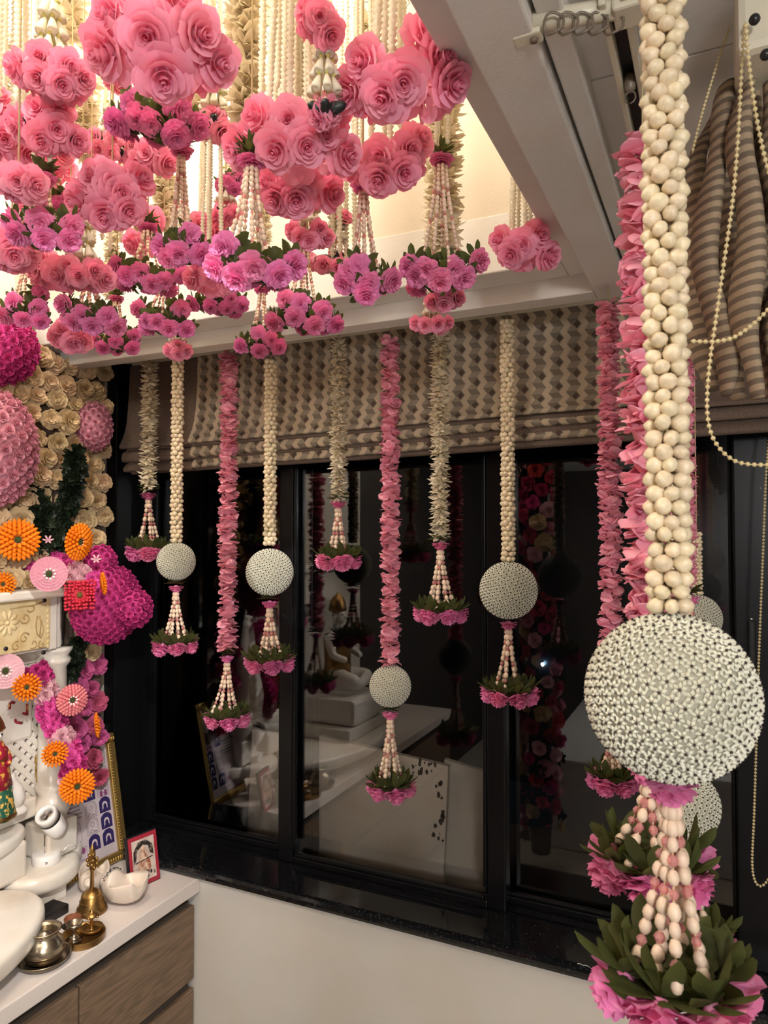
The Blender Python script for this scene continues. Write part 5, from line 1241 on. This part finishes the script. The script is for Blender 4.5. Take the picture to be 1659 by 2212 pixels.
def cluster(kind, d, dpx, pts, label, top='jasmine', rosette=None, nst=5, seed=0, group=None, jlen=None, cols=None):
    rr = random.Random(seed+500)
    ps = [P(x, y, d) for x, y in pts]; c = sum(ps, Vector())/len(ps)
    fr = dpx/2*d/F; Rm = max((p-c).length for p in ps)
    toc = (CAM-c); toc.z *= .4; toc.normalize()
    c = c-toc*Rm*.35
    nm = {'rose': 'rose_cluster', 'sola': 'sola_flower_ring', 'calyx': 'rosebud_cluster'}[kind]
    root = thing(nm, label, 'hanging flowers', c, group); zt = TOPZ-c.z
    allp = []
    for p in ps:
        off = p-(sum(ps, Vector())/len(ps)); q = math.sqrt(max(0, (Rm*1.02)**2-off.length_squared))
        loc = off+toc*(q*.62); n = (off/max(Rm, .001)*.9+toc*.75+Vector((0, 0, -.30))).normalized(); allp.append((loc, n))
    for k in range(3):   # flowers on the far side of the bunch
        a = pi*(k+.5)/3; sd = toc.cross(Vector((0, 0, 1))).normalized(); v = (sd*math.cos(a)-toc*math.sin(a))
        allp.append((v*Rm*.72-toc*Rm*.05+Vector((0, 0, rr.uniform(-.2, .1)*Rm)), (v+Vector((0, 0, -.25))).normalized()))
    for loc, n in allp:
        if kind == 'sola':
            up = (n+Vector((0, 0, -.42))).normalized(); f = sola(root, loc, up, fr, rr, 14, 1.22, 'hot', .30)
        else:
            o = obj('foam_rose', rr.choice(ROSE['pink']), root, TR(loc, fr*rr.uniform(.95, 1.12), face(n, rr.uniform(0, 6))))
            if kind == 'calyx': obj('calyx', CALYX, o, TR((0, 0, .1), (1.25, 1.25, .85)))
    h = fr*.6
    if top == 'jasmine' and seed not in (1, 9, 29, 30, 31, 32, 38, 24): cord(root, (0, 0, 0), (0, 0, zt))
    elif top == 'jasmine': hang_jas(root, Rm*.45, h*.2, zt, nst, min(.0085, fr*.24), rr, 1.2)
    elif top == 'beads':
        zr = (P(pts[0][0], rosette, d).z-c.z) if rosette else .13
        obj('leaf_collar', rr.choice(COLLAR), root, TR((0, 0, zr+fr*.5), fr*1.15, Euler((0, -.0, rr.uniform(0, 6)))))
        obj('leaf_collar', rr.choice(COLLAR), root, TR((0, 0, zr+fr*.6), (fr*.95, fr*.95, fr*1.6), Euler((0, 0, rr.uniform(0, 6)))))
        obj('rosette', rr.choice(SOLA['hot']), root, TR((0, 0, zr), (fr*.95, fr*.95, fr*.85), Euler((pi, 0, rr.uniform(0, 6)))))
        for i in range(nst+2):
            a = 2*pi*i/(nst+2)+rr.uniform(-.2, .2); re = Rm*rr.uniform(.35, .75)
            bead_strand(root, [(q*math.cos(a), q*math.sin(a), zr-.3*fr+(h*.3-zr+.3*fr)*t) for t, q in [(t, .12*Rm+(re-.12*Rm)*t**1.4) for t in (0, .25, .5, .75, 1)]], fr*.21, rr, i)
        cord(root, (0, 0, zr), (0, 0, zt))
        if seed in (15, 27, 35, 10): hang_jas(root, .012, zr+fr, zt, 3, min(.008, fr*.26), rr)
    elif top == 'bell':
        for L in range(3):
            zz = h+fr*(1.0+L*1.15); q = fr*(.95-.22*L); k = 7-L
            for i in range(k):
                a = 2*pi*i/k+L*.4; obj('bell_petal', BELLP, root, TR((q*math.cos(a)*.75, q*math.sin(a)*.75, zz), fr*.62, face((-math.cos(a)*.35, -math.sin(a)*.35, 1), a)))
                obj('yellow_bead', YB, root, TR((q*math.cos(a)*.6, q*math.sin(a)*.6, zz+fr*.62), fr*.14))
        for i in range(6):
            a = 2*pi*i/6; bead_strand(root, [(fr*.4*math.cos(a), fr*.4*math.sin(a), h+fr*.9), (fr*.75*math.cos(a), fr*.75*math.sin(a), h*.2)], fr*.17, rr, 0)
        cord(root, (0, 0, h), (0, 0, zt)); (hang_jas(root, .010, h+fr*4.2, zt, 3, min(.008, fr*.28), rr) if seed in (2, 28) else None)
    return root
cluster('rose', .72, 138, [(248, 42), (425, 82), (232, 112), (322, 92), (352, 168), (466, 122), (300, 20), (380, 30)], 'largest light pink foam rose bunch hanging at the top left', seed=1)
cluster('calyx', .85, 76, [(35, 138), (88, 132), (146, 150), (84, 172), (132, 186), (176, 168)], 'pink rosebud bunch with black calyxes at top left under white bell petals', 'bell', seed=2)
cluster('calyx', .92, 76, [(82, 240), (40, 262), (120, 282), (92, 304), (165, 300), (130, 240)], 'pink rosebud bunch with black calyxes hanging just below the top left one', 'bell', seed=3)
cluster('sola', .92, 66, [(285, 230), (386, 240), (250, 262), (326, 275), (428, 268), (378, 298), (300, 262)], 'orchid pink ring with dark leaves tucked right under the largest rose bunch', 'beads', rosette=120, seed=4)
cluster('calyx', 1.25, 44, [(202, 296), (246, 304), (286, 310), (240, 332), (215, 325)], 'small rosebud bunch with black calyx left of the leafy orchid ring', 'bell', seed=5)
cluster('rose', .98, 92, [(175, 430), (210, 388), (262, 420), (300, 385), (228, 462), (275, 455), (240, 400)], 'glowing backlit rose bunch in the middle of the left side', seed=6)
cluster('rose', 1.2, 60, [(318, 332), (360, 350), (340, 320), (300, 350)], 'coral lit rose bunch above right of the glowing one', seed=7)
cluster('rose', .86, 84, [(38, 392), (70, 398), (10, 385)], 'single large half open rose group at the left edge, middle height', seed=8)
cluster('rose', 1.0, 80, [(0, 215), (-20, 240), (10, 300), (-10, 330), (60, 325)], 'rose bunch cut by the left edge below the rosebuds', seed=9)
cluster('sola', .92, 64, [(26, 476), (88, 486), (156, 490), (38, 506), (96, 522), (150, 520)], 'orchid ring with leaves at the left edge below the half open roses', 'beads', rosette=375, seed=10)
cluster('rose', 1.05, 84, [(20, 530), (60, 520), (-10, 545), (30, 550)], 'rose bunch at the left edge under the leafy orchid ring', seed=11)
cluster('calyx', 1.1, 62, [(150, 578), (202, 586), (170, 598), (130, 592), (225, 600)], 'wide rosebud bunch with three black calyxes pointing up, left centre', 'bell', seed=12)
cluster('rose', 1.2, 64, [(95, 562), (120, 585), (75, 575), (140, 600)], 'rose bunch left of the three black calyxes', seed=13)
cluster('sola', 1.2, 50, [(253, 574), (304, 596), (354, 610), (394, 590), (330, 618), (275, 600)], 'orchid ring with sunlit leaves in the middle of the left half', 'beads', rosette=480, seed=14)
cluster('sola', 1.0, 58, [(350, 535), (412, 510), (386, 552), (436, 548), (365, 560)], 'orchid ring with dark crowns left of the biggest orchid ring', 'beads', rosette=315, seed=15)
cluster('sola', .84, 74, [(486, 540), (548, 585), (636, 570), (512, 606), (602, 598), (468, 580)], 'biggest orchid ring with broad dark leaves at the centre of the ceiling', 'beads', rosette=330, seed=16)
cluster('sola', 1.22, 44, [(30, 655), (82, 668), (88, 632), (10, 682), (50, 692), (88, 696)], 'orchid ring under fanned bead strands at the far left, lowest there', 'beads', rosette=540, seed=17)
cluster('sola', 1.2, 50, [(136, 655), (180, 686), (232, 686), (252, 708), (200, 708), (160, 700)], 'orchid ring above the small magenta and pink group, left of the ceiling corner', 'beads', rosette=585, seed=18)
cluster('rose', 1.32, 58, [(138, 714), (158, 742), (122, 725), (175, 735)], 'light pink rose bunch lowest at left, against the flower wall', seed=19)
cluster('sola', 1.42, 36, [(208, 735), (250, 740), (290, 726), (222, 752), (286, 752)], 'small orchid ring in front of the pelmet at left', 'beads', rosette=640, seed=20)
cluster('sola', 1.32, 46, [(300, 666), (320, 696), (364, 712), (402, 712), (392, 670), (340, 700)], 'orchid ring with bright lit green leaves in front of the pelmet', 'beads', rosette=600, seed=21)
cluster('calyx', 1.45, 36, [(384, 745), (366, 757), (402, 760), (386, 766)], 'smallest rosebud bunch hanging at the pelmet edge, left of the first bare pink garland', 'bell', seed=22)
cluster('sola', 1.38, 42, [(414, 655), (460, 636), (498, 646), (455, 666), (490, 668), (520, 660)], 'orchid ring in front of the pelmet below the biggest orchid ring', 'beads', rosette=560, seed=23)
cluster('rose', 1.15, 58, [(430, 582), (492, 612), (455, 600), (415, 600), (505, 600)], 'rose bunch peeping under the biggest orchid ring', seed=24)
cluster('sola', 1.44, 40, [(519, 746), (560, 726), (560, 760), (602, 750), (585, 735)], 'lowest orchid ring, hanging over the pelmet edge in the middle', 'beads', rosette=620, seed=25)
cluster('sola', 1.26, 50, [(618, 650), (636, 690), (696, 677), (680, 706), (726, 700), (592, 696), (650, 660)], 'orchid ring in front of the pelmet right of centre', 'beads', rosette=520, seed=26)
cluster('sola', 1.0, 62, [(775, 580), (744, 615), (796, 615), (846, 604), (790, 638), (756, 590)], 'orchid ring under a long flare of beads, right of the centre', 'beads', rosette=390, seed=27)
cluster('calyx', 1.08, 48, [(634, 496), (690, 495), (668, 522), (706, 512), (650, 516)], 'rosebud bunch with black calyxes under the central roses', 'bell', seed=28)
cluster('rose', .86, 104, [(520, 312), (625, 270), (716, 250), (660, 322), (745, 330), (560, 258), (600, 330), (695, 300)], 'large rose bunch in the centre of the ceiling', seed=29)
cluster('rose', .98, 88, [(600, 430), (632, 352), (712, 412), (640, 432), (660, 392), (588, 395)], 'rose bunch directly below the large central one', seed=30)
cluster('rose', .97, 92, [(822, 345), (880, 330), (762, 350), (820, 388), (900, 305), (870, 375)], 'rose bunch below the large right one', seed=31)
cluster('rose', .80, 118, [(790, 140), (920, 82), (872, 185), (972, 178), (758, 188), (832, 212), (950, 130)], 'large rose bunch at upper right next to the ceiling frame', seed=32)
cluster('rose', .78, 76, [(690, 40), (665, 20), (712, 70)], 'closed pink rose hanging at the top edge above white bell petals', seed=33)
cluster('calyx', .80, 70, [(715, 236), (690, 250)], 'single rosebud under white bell petals at the top centre', 'bell', seed=34)
cluster('sola', 1.02, 60, [(885, 578), (922, 588), (980, 588), (1036, 560), (950, 612), (1000, 604), (900, 600)], 'orchid ring under a rosette and long beads, rightmost of the rings', 'beads', rosette=328, seed=35)
cluster('calyx', 1.1, 44, [(960, 634), (934, 652), (990, 642), (960, 660)], 'rosebud bunch just below the rightmost orchid ring', 'bell', seed=36)
cluster('calyx', 1.2, 38, [(898, 698), (918, 704), (945, 702), (968, 696)], 'rosebud row with black calyxes in front of the blind, lowest at right', 'bell', seed=37)
cluster('rose', 1.22, 70, [(1082, 516), (1106, 550), (1160, 512), (1184, 550), (1130, 530)], 'loose rose bunch on jasmine strands in the right corner of the recess', nst=6, seed=38)
cluster('calyx', 1.35, 44, [(482, 440), (492, 470), (470, 470), (505, 460)], 'bright backlit rosebuds between the bead strands', 'bell', seed=39)
cluster('sola', 1.35, 40, [(480, 402), (505, 410), (515, 385), (495, 395)], 'brightly lit orchid flowers between the bead strands', 'beads', rosette=290, seed=40)
cluster('calyx', 1.15, 60, [(462, 252), (480, 285), (445, 270)], 'rosebuds with a dark leaf left of the large central bunch', 'bell', seed=41)
cluster('rose', 1.3, 60, [(243, 165), (260, 172)], 'small bright rose behind the largest bunch', seed=42)
cluster('rose', 1.4, 60, [(110, 380), (140, 360), (60, 440), (110, 430)], 'backlit roses far back at the left', seed=43)
cluster('rose', 1.25, 70, [(40, 330), (80, 350), (130, 330)], 'hot lit roses behind the rosebuds at left', seed=44)
cluster('sola', 1.3, 44, [(85, 430), (120, 445), (150, 430)], 'orchid flowers far back at the left', 'beads', rosette=330, seed=45)
cluster('rose', 1.35, 66, [(470, 500), (430, 490), (330, 480), (290, 520)], 'backlit roses behind the dark crowned orchid ring', seed=46)
cluster('calyx', 1.3, 46, [(745, 465), (730, 580), (700, 575)], 'rosebuds behind the long bead flare', 'bell', seed=47)

# thick ivory husk columns and bead lines farther back in the recess
def ivcol(px, y0, y1, wpx, d, label, seed):
    rr = random.Random(seed); b0 = P(px, y1, d); t = thing('husk_garland', label, 'garland', (b0.x, b0.y, TOPZ))
    z1 = b0.z-TOPZ; z0 = min(P(px, y0, d).z-TOPZ, -.01); r = wpx/2*d/F; cord(t, (0, 0, 0), (0, 0, z1)); ivory_run(t, z1, z0, r, rr, .22); return t
ivcol(958, 100, 545, 100, 1.18, 'thick ivory husk garland at the right, in front of the cream recess wall', 1)
ivcol(352, 355, 490, 66, 1.45, 'thick ivory husk garland behind the dark crowned ring', 2)
ivcol(528, -40, 245, 100, 1.1, 'thick ivory husk garland at top centre left of the jasmine strands', 3)
ivcol(178, 150, 330, 92, 1.35, 'thick ivory husk garland at upper left behind the rosebuds', 4)
ivcol(412, 120, 240, 84, 1.3, 'thick ivory husk garland behind the largest rose bunch', 5)
ivcol(568, 420, 520, 46, 1.5, 'ivory husk garland far back below the centre', 6)
ivcol(785, 20, 100, 60, 1.5, 'ivory husk garland by the bare wire at the top', 7)
ivcol(155, -40, 80, 80, 1.4, 'ivory husk garland at top left by the lamp', 8)
ivcol(300, 420, 600, 44, 1.55, 'ivory husk garland far back at centre left', 9)
ivcol(40, 60, 300, 60, 1.5, 'ivory husk garland far back at the left edge', 10)
ivcol(240, 480, 640, 40, 1.62, 'slim ivory husk garland far back, left of centre', 11)
ivcol(620, 200, 330, 60, 1.5, 'ivory husk garland behind the large central roses', 12)
def jcol(px, y1, d, n, wpx, label, seed, s=.0075):
    rr = random.Random(seed); b0 = P(px, y1, d); t = thing('jasmine_strands', label, 'garland', b0)
    hang_jas(t, wpx/2*d/F, 0, TOPZ-b0.z, n, s, rr); return t
jcol(22, 230, .95, 5, 60, 'jasmine strands at the top left edge', 1)
jcol(742, 555, 1.3, 4, 50, 'jasmine strands between the two long bead flares', 2)
jcol(240, 530, 1.45, 5, 70, 'sunlit jasmine strands at centre left', 3)
jcol(60, 520, 1.5, 4, 70, 'jasmine strands far back at left', 4)
jcol(610, 215, 1.0, 5, 90, 'jasmine strands above the large central roses', 5)
jcol(462, 470, 1.5, 5, 60, 'jasmine strands far back near the bright rosebuds', 6)
jcol(660, 470, 1.25, 3, 40, 'jasmine strands above the central rosebuds', 7)
# lamps on the upper ceiling; the near left one is added, out of view
for i, (x, y) in enumerate(((-1.30, 1.02), (-.72, .30), (-.62, 1.05), (-1.10, -.28))):
    t = thing('ceiling_lamp', ('round lamp on the upper ceiling, far left one', 'round lamp on the upper ceiling, nearest one', 'round lamp on the upper ceiling, far right one', 'added unseen round lamp on the upper ceiling, near left one')[i], 'lamp', (x, y, 2.99))
    b = MB(); b.lathe([(.075, 0), (.078, -.02), (.070, -.026), (.060, -.022)], 28); obj('lamp_rim', b.mesh('lamp_rim', 'whitepl'), t)
    b = MB(); b.lathe([(.0, -.022), (.061, -.022), (.060, -.018)], 28); obj('lamp_diffuser', b.mesh('lamp_diffuser', 'lampface'), t)
